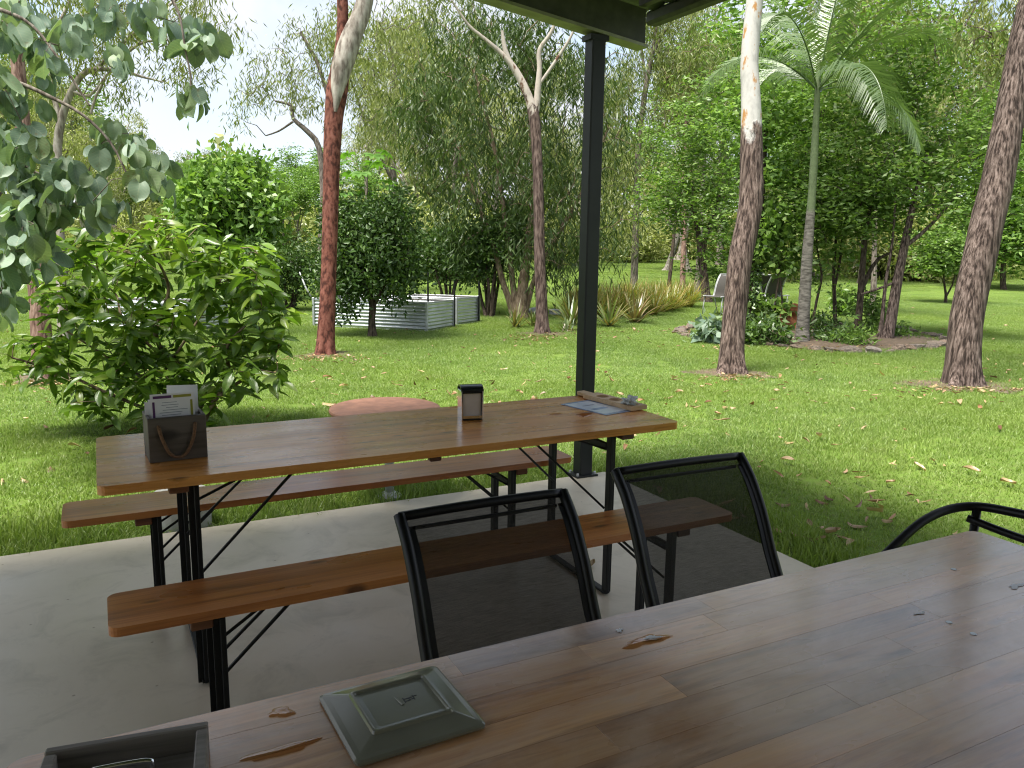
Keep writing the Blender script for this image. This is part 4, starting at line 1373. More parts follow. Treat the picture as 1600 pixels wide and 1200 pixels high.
# broad green tree between post and the white-topped trunk
g, k = gnd(1103, 472)
make_tree('broad_green_tree', 'broad bright green tree with a curved trunk behind the far chairs', 'tree', g,
          [px_path([(1104, 472, 14), (1101, 440, 13), (1096, 400, 12), (1090, 360, 9), (1080, 310, 7)], k),
           px_path([(1096, 400, 8), (1110, 350, 7), (1130, 290, 5)], k, False)],
          px_blobs([(1075, 300, 70, 70, 1.6), (1120, 350, 60, 60, 1.4), (1130, 240, 70, 70, 1.6), (1060, 210, 60, 50, 1.4), (1040, 300, 45, 60, 1.2), (1120, 410, 40, 35, 1.), (1120, 150, 60, 50, 1.4)], k), 330, 36, .14, .055, 'layer', M['bark_iron'], M['lf_bright'], 42, .42, sides=12, rough=.05, fiss=9, twig=.022)
for i, (px, py, w, pts, lab) in enumerate((
        (1044, 455, 6, [(1050, 400), (1055, 350), (1066, 280), (1070, 200)], 'thin dark leaning gum stem right of the orange plants'),
        (1066, 458, 9, [(1067, 420), (1069, 360), (1068, 280), (1072, 180)], 'straight pink-grey gum trunk behind the orange plants'),
        (1088, 457, 9, [(1091, 420), (1094, 370), (1098, 300), (1104, 200)], 'grey gum trunk just left of the curved trunk'),
        (1362, 496, 10, [(1365, 450), (1366, 400), (1368, 330), (1372, 220)], 'grey gum trunk seen behind the leaning island tree'))):
    g, k = gnd(px, py)
    make_tree('gum_tree', lab, 'tree', g, [px_path([(px, py + 2, w)] + [(a, b_, w * (.95 - .15 * j)) for j, (a, b_) in enumerate(pts)], k)],
              px_blobs([(pts[-1][0], 110, 50, 60, 1.6), (pts[-1][0] + 25, 190, 35, 40, 1.2), (pts[-1][0] - 25, 170, 35, 40, 1.2)], k), 110, 32, .2, .034, 'droop', (M['bark_dark'], M['bark_fibre'], M['bark_grey'], M['bark_grey'])[i], M['lf_gum'], 50 + i, .5, sides=10, rough=.03, twig=.02)

# ------------------------------------------------------------------ tree island: mulch, stone edging, palm, stems
isl = []
ctr = np.array([8.55, 5.95, LAWN_Z])
rx_, ry_ = 2.35, 2.05
V = [(0, 0, .05)]
n_ = 48
rng = np.random.default_rng(8)
for rr, zz in ((.45, .06), (.8, .045), (1.0, .004)):
    for i in range(n_):
        a = i / n_ * 2 * math.pi
        q = 1 + .06 * math.sin(3 * a + 1) + .04 * math.sin(5 * a)
        V.append((rx_ * rr * q * math.cos(a), ry_ * rr * q * math.sin(a), zz + (rng.uniform(-.012, .012) if rr < 1 else 0)))
F = [(0, 1 + i, 1 + (i + 1) % n_) for i in range(n_)]
for r_ in range(2): F += [(1 + r_ * n_ + i, 1 + (r_ + 1) * n_ + i, 1 + (r_ + 1) * n_ + (i + 1) % n_, 1 + r_ * n_ + (i + 1) % n_) for i in range(n_)]
me = bpy.data.meshes.new('mulch'); me.from_pydata(V, [], F); me.update()
mul = link('garden_bed_ground', me, M['soil'], loc=(ctr[0], ctr[1], LAWN_Z), smooth=True)
tag(mul, kind='structure')


def rock_mesh(seed):
    rg = random.Random(seed)
    bm = bmesh.new()
    bmesh.ops.create_icosphere(bm, subdivisions=2, radius=1)
    ph = [rg.uniform(0, 6) for _ in range(3)]
    for v in bm.verts:
        c = v.co
        f = 1 + .16 * math.sin(c.x * 3 + ph[0]) + .14 * math.sin(c.y * 4 + ph[1]) + .12 * math.sin(c.z * 5 + ph[2]) + rg.uniform(-.07, .07)
        v.co = c * f
        v.co.z = max(-.5, min(.75, v.co.z))
    me = bpy.data.meshes.new('stone'); bm.to_mesh(me); bm.free()
    me.materials.append(M['rock'])
    return me


rocks = [rock_mesh(i) for i in range(6)]
rg = random.Random(6)
for i in range(54):
    a = i / 54 * 2 * math.pi
    q = 1 + .06 * math.sin(3 * a + 1) + .04 * math.sin(5 * a)
    o = link('stone', rocks[i % 6], None, mul, (rx_ * q * 1.01 * math.cos(a), ry_ * q * 1.01 * math.sin(a), .03))
    s = rg.uniform(.07, .17)
    o.location.z = rg.uniform(.0, .03)
    o.location.x *= rg.uniform(.97, 1.03); o.location.y *= rg.uniform(.97, 1.03)
    o.scale = (s, s * rg.uniform(.55, .85), s * rg.uniform(.4, .65))
    o.rotation_euler = (rg.uniform(-.2, .2), rg.uniform(-.2, .2), a + math.pi / 2 + rg.uniform(-.4, .4))

g, k = gnd(1253, 537)
M['palm_trunk'] = bark('palm_trunk', (.08, .072, .06), (.16, .145, .125), (.23, .21, .18), (.13, .165, .085), 2.15, .02, None, 3.5, .006, 9)
palm = empty('palm_tree', g)
tag(palm, 'palm with slim ringed grey trunk and feathery drooping fronds', 'palm')
rng = np.random.default_rng(12)
pth = px_path([(1253, 539, 22), (1255, 500, 19), (1259, 440, 17.5), (1262, 390, 16), (1266, 340, 13.5), (1269, 300, 12), (1272, 250, 12), (1275, 190, 10), (1278, 130, 8), (1280, 95, 5)], k)
c = smooth_path(pth, .02)
h = c[:, 2] - c[0, 2]
rr = c[:, 3] * (1 + .045 * (np.abs((h * 6.5) % 1 - .5) > .42)) * (1 + .25 * np.exp(-h / .1))
V, F = tube_np(c[:, :3], rr, 20, False)
link('trunk', mesh_np('trunk', V - g, np.array(F)), M['palm_trunk'], palm, smooth=True)
PT0 = np.array(pth[-2][:3]) + np.array([0, 0, -.12])
rgt, up_, fw = AX_R, np.array([0, 0, 1.0]), np.array([AX_D[0], AX_D[1], 0]) / np.linalg.norm(AX_D[:2])
fronds = [  # (right, up, forward) start direction, length, droop
    ((.9, 1.5, -.1), 2.2, 1.5), ((-.45, 1.5, .2), 1.9, 1.9), ((-.9, .75, -.2), 1.75, 2.1), ((.75, .95, -.3), 1.8, 2.0), ((1.0, .6, .3), 1.8, 1.9),
    ((.15, .5, -1.0), 1.9, 2.5), ((-.2, .8, 1.0), 2.0, 1.8), ((.4, 1.6, .7), 2.2, 1.3), ((.1, 1.8, -.3), 2.0, 1.3), ((.6, .1, -.6), 1.6, 2.0), ((-.6, 1.1, -.7), 1.9, 1.9)]
for fi, (dv, FL, dr_) in enumerate(fronds):
    d = rgt * dv[0] + up_ * dv[1] + fw * dv[2]
    d /= np.linalg.norm(d)
    FL *= 1.4
    n = 46
    p, pts, dirs = PT0.copy(), [], []
    for i in range(n):
        pts.append(p.copy()); dirs.append(d.copy())
        p = p + d * FL / n
        d = d + np.array([0, 0, -1]) * dr_ / n * (.4 + 1.4 * i / n)
        d /= np.linalg.norm(d)
    pts, dirs = np.array(pts), np.array(dirs)
    v, f = tube_np(pts, np.linspace(.016, .003, n), 5, False)
    AV, AF, off = [v], [np.array(f)], len(v)
    for i in range(5, n):
        for s_ in (-1, 1):
            for sub in (0, .5):
                side = np.cross(dirs[i], up_) * s_
                side /= np.linalg.norm(side) + 1e-9
                t = i / n
                LL = .66 * math.sin(math.pi * min(1, .2 + t * .78)) ** .7 * rng.uniform(.85, 1.1)
                q = pts[i] + dirs[i] * FL / n * sub
                d1 = side * .8 + dirs[i] * .55 + up_ * rng.uniform(-.25, .2)
                d1 /= np.linalg.norm(d1)
                mid = q + d1 * LL * .5
                tip = mid + (d1 * .7 + np.array([0, 0, -.75])) * LL * .5
                wv = np.cross(d1, up_); wv = wv / (np.linalg.norm(wv) + 1e-9) * .013
                wv = wv * .5 + up_ * .008
                AV.append(np.array([q - wv * .5, q + wv * .5, mid + wv, tip, mid - wv])); AF.append(np.array([[0, 1, 2, 4], [4, 2, 3, 3]]) + off); off += 5
    Vv = np.concatenate(AV) - g
    me = bpy.data.meshes.new('frond')
    me.from_pydata(Vv.tolist(), [], [tuple(dict.fromkeys(int(x) for x in q)) for q in np.concatenate(AF)])
    me.update()
    link('frond', me, M['lf_palm'], palm)

# stems of the island
def island_tree(name, label, pts_list, k, blobs, nc, seed, leafm, barkm, per=34, L=.115, W=.045, style='layer', rc=.4):
    p0 = pts_list[0][0]
    g = at(p0[0], p0[1], k); g[2] = LAWN_Z
    return make_tree(name, label, 'tree', g, [px_path(p, k, i == 0) for i, p in enumerate(pts_list)], px_blobs(blobs, k), nc, per, L, W, style, barkm, leafm, seed, rc, sides=12, rough=.05, fiss=7, twig=.016)


island_tree('island_tree', 'leaning brown tree at the right end of the stone-edged bed', [[(1384, 533, 17), (1392, 500, 16), (1400, 450, 15), (1410, 400, 13), (1418, 360, 11), (1432, 300, 8), (1450, 240, 6)],
             [(1414, 385, 7), (1440, 365, 6), (1465, 340, 5), (1500, 300, 3)], [(1372, 533, 7), (1378, 500, 6), (1384, 440, 5), (1394, 380, 4), (1400, 300, 3)], [(1402, 440, 5), (1370, 452, 4), (1345, 460, 3)]],
            13.73, [(1440, 270, 90, 70, 1.4), (1500, 220, 80, 90, 1.4), (1400, 170, 80, 90, 1.3), (1460, 110, 100, 80, 1.4), (1360, 290, 50, 50, 1.0), (1540, 300, 50, 60, 1.2), (1380, 60, 90, 60, 1.3)], 330, 61, M['lf_bright'], M['bark_iron'])
island_tree('island_tree', 'dark forked tree with several stems in the middle of the stone-edged bed', [[(1338, 527, 11), (1343, 480, 10), (1346, 440, 10), (1350, 390, 8), (1358, 330, 6), (1370, 270, 4)], [(1343, 460, 8), (1356, 430, 7), (1372, 405, 5), (1392, 395, 4)],
             [(1346, 430, 6), (1350, 380, 5), (1346, 330, 4), (1340, 260, 3)]],
            14.36, [(1330, 260, 70, 60, 1.1), (1380, 330, 55, 50, .9), (1300, 330, 50, 50, .9), (1340, 360, 50, 35, .8), (1320, 170, 60, 70, 1.1)], 200, 62, M['lf_bright'], M['bark_dark'])
island_tree('island_tree', 'pair of thin dark stems left of the forked island tree', [[(1306, 519, 6), (1304, 470, 6), (1303, 420, 5), (1307, 360, 4), (1310, 300, 3)], [(1304, 450, 4), (1312, 410, 4), (1318, 350, 3), (1322, 300, 2)]],
            15.1, [(1305, 300, 45, 50, .9), (1318, 390, 18, 18, .4), (1290, 350, 26, 26, .6)], 85, 63, M['lf_mango'], M['bark_dark'], L=.12, W=.06)
island_tree('sapling', 'thin round-leaved sapling between the white-topped trunk and the palm', [[(1210, 520, 3.5), (1212, 470, 3.5), (1217, 430, 3), (1214, 390, 2.5), (1205, 350, 2)], [(1224, 525, 3), (1222, 470, 3), (1219, 420, 2.5), (1225, 380, 2)]],
            15.2, [(1230, 405, 22, 22, .4), (1195, 400, 26, 30, .5), (1210, 350, 35, 30, .6), (1200, 480, 14, 18, .3), (1225, 490, 18, 14, .3)], 50, 64, M['lf_bright'], M['bark_dark'], 26, .14, .10, 'any', .22)
island_tree('sapling', 'slender curving sapling right behind the palm trunk', [[(1268, 510, 4), (1276, 470, 4), (1284, 430, 3.5), (1277, 390, 3), (1275, 330, 2.5)]],
            15.0, [(1280, 330, 30, 40, .6), (1286, 420, 16, 26, .3), (1270, 380, 22, 22, .4)], 40, 65, M['lf_bright'], M['bark_dark'], 30, .11, .05)
g, k = gnd(1172, 514)
iv = island_tree('ivy_tree', 'trunk wrapped in climbing leaves behind the white-topped tree', [[(1170, 515, 17), (1172, 480, 16), (1178, 420, 15), (1184, 360, 14), (1190, 280, 12), (1196, 200, 9)]], k,
                 [(1215, 260, 55, 60, 1.0), (1190, 180, 60, 70, 1.1), (1240, 160, 50, 70, 1.0), (1225, 320, 36, 24, .8)], 105, 66, M['lf_mango'], M['bark_dark'], 40, .13, .06)
rng = np.random.default_rng(67)
n = 1500
t = rng.random(n)
ctrl = smooth_path(px_path([(1170, 515, 17), (1172, 480, 16), (1178, 420, 15), (1184, 360, 14)], k), .02)
idx = (t * (len(ctrl) - 1)).astype(int)
a = rng.random(n) * 2 * np.pi
outw = np.c_[np.cos(a), np.sin(a), np.zeros(n)]
P_ = ctrl[idx, :3] + outw * (ctrl[idx, 3:4] + rng.uniform(.0, .07, (n, 1)))
v, f = leaf_quads(P_, outw * .5 + rng.normal(size=(n, 3)) * .5 + np.array([0, 0, -.5]), rng.uniform(.05, .1, n), rng.uniform(.045, .08, n), rng, six=True)
link('ivy', mesh_np('ivy', v - g, f), M['lf_ivy'], iv)

# low plants in the island
low_lab = ['low green cover in front of the forked island tree', 'low green cover between palm and leaning island tree', 'low green cover under the leaning island tree', 'low green cover behind the palm foot',
           'low leafy plant left of the palm foot', 'low fern-like plant right of the palm foot', 'bright low plant under the forked island tree', 'leafy seedling beside the thin island stems',
           'bushy seedling against the forked island tree', 'blue-green low plant at the left end of the stone edging', 'low green tuft under the climbing-leaf trunk']
for i, (px, py, rx, ry, mt, L, W) in enumerate(((1345, 520, 34, 10, 'lf_bright', .09, .04), (1300, 532, 30, 9, 'lf_ivy', .09, .035), (1400, 524, 34, 9, 'lf_bright', .09, .035), (1265, 508, 34, 12, 'lf_bright', .1, .04), (1205, 528, 40, 22, 'lf_ivy', .12, .05), (1290, 520, 28, 22, 'lf_citrus', .12, .03), (1335, 535, 30, 12, 'lf_bright', .1, .04), (1320, 480, 22, 28, 'lf_bright', .16, .07),
                                                (1362, 500, 16, 40, 'lf_bright', .12, .05), (1120, 525, 30, 20, 'lf_glaucous', .16, .1), (1175, 530, 24, 14, 'lf_ivy', .12, .04))):
    bush('low_shrub', low_lab[i], px, py + ry * .5, [(px, py - ry * .2, rx, ry, .35)], 26, 20, L, W, M[mt], 70 + i, 4, rc=.16, sw=2)

# rusty disc
p, k = gnd(1240, 517)
dsc = empty('rusty_disc', (p[0], p[1], p[2]))
tag(dsc, 'rusty round metal disc leaning behind the palm trunk', 'disc')
V, F = [], []
n_ = 40
for r_, yy in ((.04, .05), (.12, .035), (.2, .015), (.255, -.01), (.265, -.005)):
    V += [(r_ * math.cos(2 * math.pi * i / n_), yy, r_ * math.sin(2 * math.pi * i / n_) + .26) for i in range(n_)]
for q in range(4): F += [(q * n_ + i, (q + 1) * n_ + i, (q + 1) * n_ + (i + 1) % n_, q * n_ + (i + 1) % n_) for i in range(n_)]
d_ = MB().add(V, F).build('dish', M['rust'], dsc, smooth=True)
sm_ = d_.modifiers.new('thick', 'SOLIDIFY'); sm_.thickness = .012
MB().tube([(0, .05, .26), (0, .075, .26)], .045, 16).build('hub', M['rust'], dsc)
dsc.rotation_euler = (R(-12), 0, R(-28))

# ------------------------------------------------------------------ corrugated raised beds
def corr_panel(name, a, b_, h, parent, base, inward):
    a, b_ = np.array(a, float), np.array(b_, float)
    n_ = int(h / .0095)
    V, F = [], []
    t = (b_ - a) / np.linalg.norm(b_ - a)
    nr = np.array([-t[1], t[0], 0]) * inward
    for i in range(n_ + 1):
        z = h * i / n_
        o = nr * .009 * math.sin(z / .062 * 2 * math.pi)
        for q in (a, b_): V.append(tuple(q + o + np.array([0, 0, z]) - base))
    for i in range(n_): F.append((2 * i, 2 * i + 1, 2 * i + 3, 2 * i + 2))
    me = bpy.data.meshes.new(name); me.from_pydata(V, [], F); me.update()
    return link(name, me, M['galv'], parent, smooth=True)


def raised_bed(label, c0, u, v, h):
    """corner c0, edge vectors u and v on the ground"""
    base = np.array([c0[0], c0[1], LAWN_Z])
    r = empty('raised_garden_bed', base)
    tag(r, label, 'garden bed')
    u, v = np.array([*u, 0.]), np.array([*v, 0.])
    cs = [base, base + u, base + u + v, base + v]
    for i in range(4):
        corr_panel('panel', cs[i], cs[(i + 1) % 4], h, r, base, 1)
        e0, e1 = cs[i] - base, cs[(i + 1) % 4] - base
        MB().bar(e0 + [0, 0, h + .006], e1 + [0, 0, h + .006], .022, .02).build('rim', M['galv_rim'], r)
        MB().box(cs[i] - base + np.array([0, 0, h / 2 + .01]), (.045, .045, h + .03), Matrix.Rotation(math.atan2(u[1], u[0]), 3, 'Z'), ch=.006).build('corner_post', M['galv_rim'], r)
    s = MB()
    q = [np.array([0, 0, .28]) + .02 * u + .02 * v, np.array([0, 0, .28]) + .98 * u + .02 * v, np.array([0, 0, .28]) + .98 * u + .98 * v, np.array([0, 0, .28]) + .02 * u + .98 * v]
    s.add(q, [(0, 1, 2, 3)]).build('soil', M['soil'], r)


A, _ = gnd(491, 509); Bp, _ = gnd(667, 518); Cp, _ = gnd(708, 511)
uu = (Bp - A)[:2]
vd = np.array([-uu[1], uu[0]]); vd = vd / np.linalg.norm(vd)
vv1 = (Cp - Bp)[:2]
raised_bed('corrugated steel garden bed behind the small round-crowned tree', A[:2], uu, vv1, .50)
A2, _ = gnd(713, 508); E2, _ = gnd(748, 503)
raised_bed('second corrugated steel garden bed, set back right of the first', A2[:2] - uu * .9, uu * .9, (E2 - A2)[:2], .5)
A3, _ = gnd(140, 512); B3, _ = gnd(312, 517)
u3 = (B3 - A3)[:2]
v3 = np.array([-u3[1], u3[0]]) / np.linalg.norm(u3)
raised_bed('corrugated steel garden bed seen through the leafy shrub', A3[:2], u3, v3 * 1.0, .45)
for i, (px, py, ty, lab) in enumerate(((669, 516, 425, 'black garden stake at the front corner of the metal bed'), (710, 512, 440, 'black garden stake where the two metal beds meet'), (748, 503, 440, 'black garden stake at the far right end of the metal beds'))):
    g, k = gnd(px, py)
    g = g - np.array([AX_D[0], AX_D[1], 0]) * .05
    st = empty('garden_stake', g); tag(st, lab, 'stake')
    hh = (py - ty) * k / FPX
    MB().box((0, 0, hh / 2), (.012, .035, hh), ch=.002).build('web', M['steel_dark'], st)
    MB().box((.012, 0, hh / 2), (.02, .006, hh), ch=.001).build('flange', M['steel_dark'], st)
g, k = gnd(490, 500)
stk = empty('white_stick', g); tag(stk, 'pale stick leaning on the metal bed left of the red trunk', 'stick')
MB().add(*tube_np([at(490, 470, k) - g, at(478, 450, k) - g, at(468, 425, k) - g], [.02, .018, .012], 8)).build('shaft', M['white_frame'], stk, smooth=True)

# ------------------------------------------------------------------ strap-leaved plants along the bed
def rosette(name, label, px, py, n, L, W, mat, seed, arch=1.0, group=None, scale=1):
    g, k = gnd(px, py)
    rg = np.random.default_rng(seed)
    V, F, off = [], [], 0
    for i in range(n):
        a = rg.uniform(0, 6.283)
        el = rg.uniform(.35, 1.35)
        LL = L * rg.uniform(.7, 1.15)
        d = np.array([math.cos(a) * math.cos(el), math.sin(a) * math.cos(el), math.sin(el)])
        s = np.array([-math.sin(a), math.cos(a), 0]) * W / 2
        p = np.array([rg.normal() * .03, rg.normal() * .03, .0])
        m = 6
        for j in range(m + 1):
            t = j / m
            w = s * (1 - t ** 2.2) * (.75 + .5 * math.sin(t * 3))
            V += [p - w, p + w]
            p = p + d * LL / m
            d = d + np.array([0, 0, -1]) * arch * t * .33
            d /= np.linalg.norm(d)
        F += [(off + 2 * j, off + 2 * j + 1, off + 2 * j + 3, off + 2 * j + 2) for j in range(m)]
        off += 2 * (m + 1)
    o = link(name, mesh_np(name, np.array(V), np.array(F)), mat, loc=g)
    tag(o, label, 'plant', group)
    return o


rosette('strap_leaf_plant', 'big orange-striped rosette plant just right of the roof post', 992, 505, 56, .8, .04, M['lf_brom_red'], 1)
rosette('strap_leaf_plant', 'grey-green rosette plant at the front edge beside the roof post', 952, 511, 50, .74, .035, M['lf_brom'], 2)
rosette('strap_leaf_plant', 'spiky green rosette plant just left of the roof post', 893, 508, 50, .72, .034, M['lf_brom'], 3)
rosette('strap_leaf_plant', 'spiky pale rosette plant at the left end of the plant row', 806, 512, 36, .5, .034, M['lf_brom'], 4)
rosette('strap_leaf_plant', 'small rosette plant right at the foot of the forked tree', 832, 510, 28, .4, .03, M['lf_brom'], 5)
rosette('strap_leaf_plant', 'low pale rosette plant in front of the spiky one by the post', 886, 518, 26, .34, .03, M['lf_brom'], 6)
rg = random.Random(4)
for i in range(30):
    t = i / 29
    px = 900 + 175 * t + rg.uniform(-9, 9)
    py = 500 - 9 * t + rg.uniform(-16, 4) - (1 - abs(2 * t - 1)) * 4
    rosette('clump_plant', 'narrow-leaved orange and green clump in the dense plant row', px, py, 95, .82, .02, M['lf_lily'], 20 + i, 1.0, 'narrow-leaved clumps of the plant row')
for i, (px, py, s) in enumerate(((835, 492, .12), (866, 494, .11))):
    g, k = gnd(px, py)
    o = link('pale_rock', rocks[i].copy(), None, loc=(g[0], g[1], LAWN_Z + .09))
    o.data.materials.clear(); o.data.materials.append(M['white_frame'])
    o.scale = (s * 1.4, s, s * .8)
    tag(o, ('pale rock left of the forked tree foot', 'pale rock right of the forked tree foot')[i], 'rock')

# ------------------------------------------------------------------ far chairs
for i, (px, py, rz, lab) in enumerate(((1216, 492, 25, 'far grey sling chair just left of the palm trunk'), (1190, 490, -60, 'far grey sling chair partly behind the climbing-leaf trunk'), (1136, 491, 130, 'far grey sling chair left of the white-topped trunk'))):
    g, k = gnd(px, py)
    c_ = sling_chair('far_sling_chair', lab, .5, .92, g[0], g[1], R(rz) + math.atan2(-AX_D[0], AX_D[1]) + R(180), None, M['white_frame'], M['sling_grey'])
    c_.location.z = LAWN_Z

# ------------------------------------------------------------------ small tree at far right
g, k = gnd(1477, 474)
make_tree('small_tree', 'small forked dark-stemmed tree on the far lawn left of the leaning trunk', 'tree', g, [px_path([(1477, 476, 5), (1478, 460, 4), (1475, 440, 3), (1473, 400, 2)], k), px_path([(1479, 462, 3), (1488, 445, 2.5), (1493, 425, 2)], k, False)],
          px_blobs([(1478, 400, 50, 28, .9), (1450, 415, 30, 18, .7), (1500, 385, 40, 26, .8), (1460, 375, 40, 25, .8)], k), 150, 36, .13, .06, 'layer', M['bark_dark'], M['lf_bright'], 81, .35, sides=8, twig=.012)
g, k = gnd(1568, 456)
make_tree('dark_tree', 'dark dense low-branched tree behind the leaning trunk at the right edge', 'tree', g, [px_path([(1568, 458, 9), (1567, 430, 8), (1570, 380, 7), (1575, 320, 5)], k)],
          px_blobs([(1570, 370, 60, 55, 2), (1620, 350, 60, 60, 2), (1580, 290, 70, 60, 2), (1530, 330, 40, 50, 1.5)], k), 320, 40, .2, .09, 'layer', M['bark_dark'], M['lf_mango'], 82, .6, sides=8, twig=.025)

# ------------------------------------------------------------------ leafy shrub behind the menu-box table (leaf by leaf)
def big_leaf(L, W, curl, seed, round_=False):
    """leaf blade on a grid, folded along its midrib, with wavy margin; base at origin, tip along +x"""
    rg = random.Random(seed)
    m, V, F = 7, [], []
    for i in range(m + 1):
        t = i / m
        if round_: w = W / 2 * (max(0, math.sin(math.pi * min(1, t * .93 + .07))) ** .55)
        else: w = W / 2 * (max(0, math.sin(math.pi * t ** .85)) ** .8)
        x = L * t - (.12 * L * math.sin(math.pi * t) if False else 0)
        zc = -curl * L * t * t
        ed = W * .14
        for j, s in enumerate((-1, -.5, 0, .5, 1)):
            V.append((x - (.10 * L * abs(s) * (1 - t) if round_ else 0), w * s, zc + ed * abs(s) + .018 * L * math.sin(7 * t + s * 3 + seed)))
    for i in range(m):
        for j in range(4): F.append((i * 5 + j, i * 5 + j + 1, i * 5 + 6 + j, i * 5 + 5 + j))
    me = bpy.data.meshes.new('leaf'); me.from_pydata(V, [], F); me.update()
    me.polygons.foreach_set('use_smooth', [True] * len(me.polygons))
    return me


def leaf_matrix(p, d, roll, s, rng):
    x = Vector(d).normalized()
    z = Vector((0, 0, 1)) - x * x.z
    if z.length < .05: z = Vector((1, 0, 0)) - x * x.x
    z.normalize()
    y = z.cross(x)
    c, si = math.cos(roll), math.sin(roll)
    y2 = y * c + z * si
    z2 = z * c - y * si
    return Matrix(((x.x * s, y2.x * s, z2.x * s, p[0]), (x.y * s, y2.y * s, z2.y * s, p[1]), (x.z * s, y2.z * s, z2.z * s, p[2]), (0, 0, 0, 1)))


def place_leaves(root, base, items, protos, mat, limit=300):
    """items: (pos, dir, roll, scale, proto); the nearest to the camera become objects, the rest one mass"""
    items = sorted(items, key=lambda q: np.linalg.norm(np.array(q[0]) - CAM))
    for p in protos:
        if not p.materials: p.materials.append(mat)
    rest_v, rest_f, off = [], [], 0
    for i, (p, d, ro, s, q) in enumerate(items):
        Mx = leaf_matrix(np.array(p) - base, d, ro, s, None)
        if i < limit:
            o = bpy.data.objects.new('leaf', protos[q]); COL.objects.link(o)
            o.parent = root; o.matrix_local = Mx
        else:
            for v in protos[q].vertices: rest_v.append(tuple(Mx @ v.co))
            for f in protos[q].polygons: rest_f.append(tuple(x + off for x in f.vertices))
            off += len(protos[q].vertices)
    if rest_v:
        me = bpy.data.meshes.new('foliage'); me.from_pydata(rest_v, [], rest_f); me.update()
        o = link('foliage', me, mat, root, smooth=True)
        o['kind'] = 'stuff'


g, k = gnd(305, 682)
shb = empty('leafy_shrub', g)
tag(shb, 'large glossy-leaved green shrub on the lawn behind the menu box', 'shrub')
rng = np.random.default_rng(91)
stems = [px_path(p, k, i < 1) for i, p in enumerate([
    [(312, 680, 9), (318, 640, 8), (345, 590, 7), (365, 540, 5), (400, 480, 3)],
    [(308, 680, 9), (280, 640, 8), (250, 580, 8), (248, 520, 7), (260, 450, 5), (250, 390, 3)],
    [(300, 680, 8), (240, 650, 6), (160, 610, 5), (90, 580, 4), (40, 560, 3)],
    [(315, 675, 7), (350, 620, 6), (400, 570, 5), (440, 540, 3)],
    [(255, 560, 5), (200, 500, 4), (150, 450, 3), (120, 420, 3)],
    [(250, 590, 5), (300, 520, 4), (330, 440, 3), (350, 390, 2)],
    [(248, 600, 4), (190, 570, 3), (130, 520, 3)]])]
for i, st_ in enumerate(stems):
    for r_, row in enumerate(st_): row[:3] += AX_D * rng.uniform(-.3, .3) * min(1, r_ / 2)
V, F, nodes = trunk_mesh(stems, 8, rng, .04, 0, .07, False)
link('stem', mesh_np('stem', V - g, F), M['bark_acacia'], shb, smooth=True)
bl = px_blobs([(250, 385, 180, 48, .7), (120, 450, 90, 60, .5), (370, 430, 90, 65, .6), (240, 490, 150, 60, .7), (80, 555, 80, 50, .5), (390, 550, 75, 60, .5), (230, 580, 120, 60, .6), (140, 620, 60, 40, .4), (430, 510, 35, 50, .3), (300, 620, 90, 40, .5)], k)
C = blob_points(bl, 350, rng)
v, f = grow(nodes, C, rng, .010, sides=4)
link('branches', mesh_np('branches', v - g, f), M['bark_acacia'], shb, smooth=True)['kind'] = 'stuff'
protos = [big_leaf(.158, .06, .18 + .06 * i, i) for i in range(5)]
items = []
for c in C:
    nl = int(rng.integers(5, 9))
    a0 = rng.uniform(0, 6.28)
    for j in range(nl):
        a = a0 + j * 6.283 / nl + rng.normal() * .25
        el = rng.uniform(-.75, .45)
        d = (math.cos(a) * math.cos(el), math.sin(a) * math.cos(el), math.sin(el))
        items.append((c + np.array([0, 0, -.03 * (j % 3)]) + rng.normal(size=3) * .025, d, rng.normal() * .5, rng.uniform(.65, 1.25), int(rng.integers(0, 5))))
place_leaves(shb, g, items, protos, M['lf_shrub'])

# ------------------------------------------------------------------ round blue-green leaves hanging in from the left
k = 4.9
g = at(-330, 640, 5.6); g[2] = LAWN_Z
big = empty('round_leaf_tree', g)
tag(big, 'tree with big round blue-green leaves hanging into the upper left corner', 'tree')
rng = np.random.default_rng(17)
paths = [px_path(p, k, False) for p in [
    [(-340, 640, 60, .7), (-330, 400, 52, .7), (-300, 180, 46, .5), (-260, -40, 34, .3), (-240, -260, 20, .2)],
    [(-300, 180, 26, .5), (-150, 120, 14, .3), (-40, 110, 9), (30, 130, 7), (80, 152, 6), (130, 180, 5), (172, 222, 4), (200, 275, 2.5)],
    [(-280, 60, 24, .4), (-120, -20, 12, .2), (0, 15, 7), (50, 40, 5), (90, 90, 4), (140, 165, 3)],
    [(-260, -40, 22, .3), (-60, -90, 12, .1), (100, -70, 8), (230, -30, 6), (275, 10, 4), (290, 80, 3), (298, 120, 2), (297, 150, 1.5)],
    [(-320, 330, 26, .6), (-170, 290, 12, .3), (-60, 300, 8), (10, 330, 5), (50, 380, 3)],
    [(-310, 240, 20, .5), (-140, 200, 10, .2), (-30, 210, 6), (40, 260, 4), (100, 290, 3)]]]
paths[0][0][2] = LAWN_Z - .05
V, F, nodes = trunk_mesh(paths, 14, rng, .04, 0, .06, True)
link('trunk', mesh_np('trunk', V - g, F), M['bark_grey'], big, smooth=True)
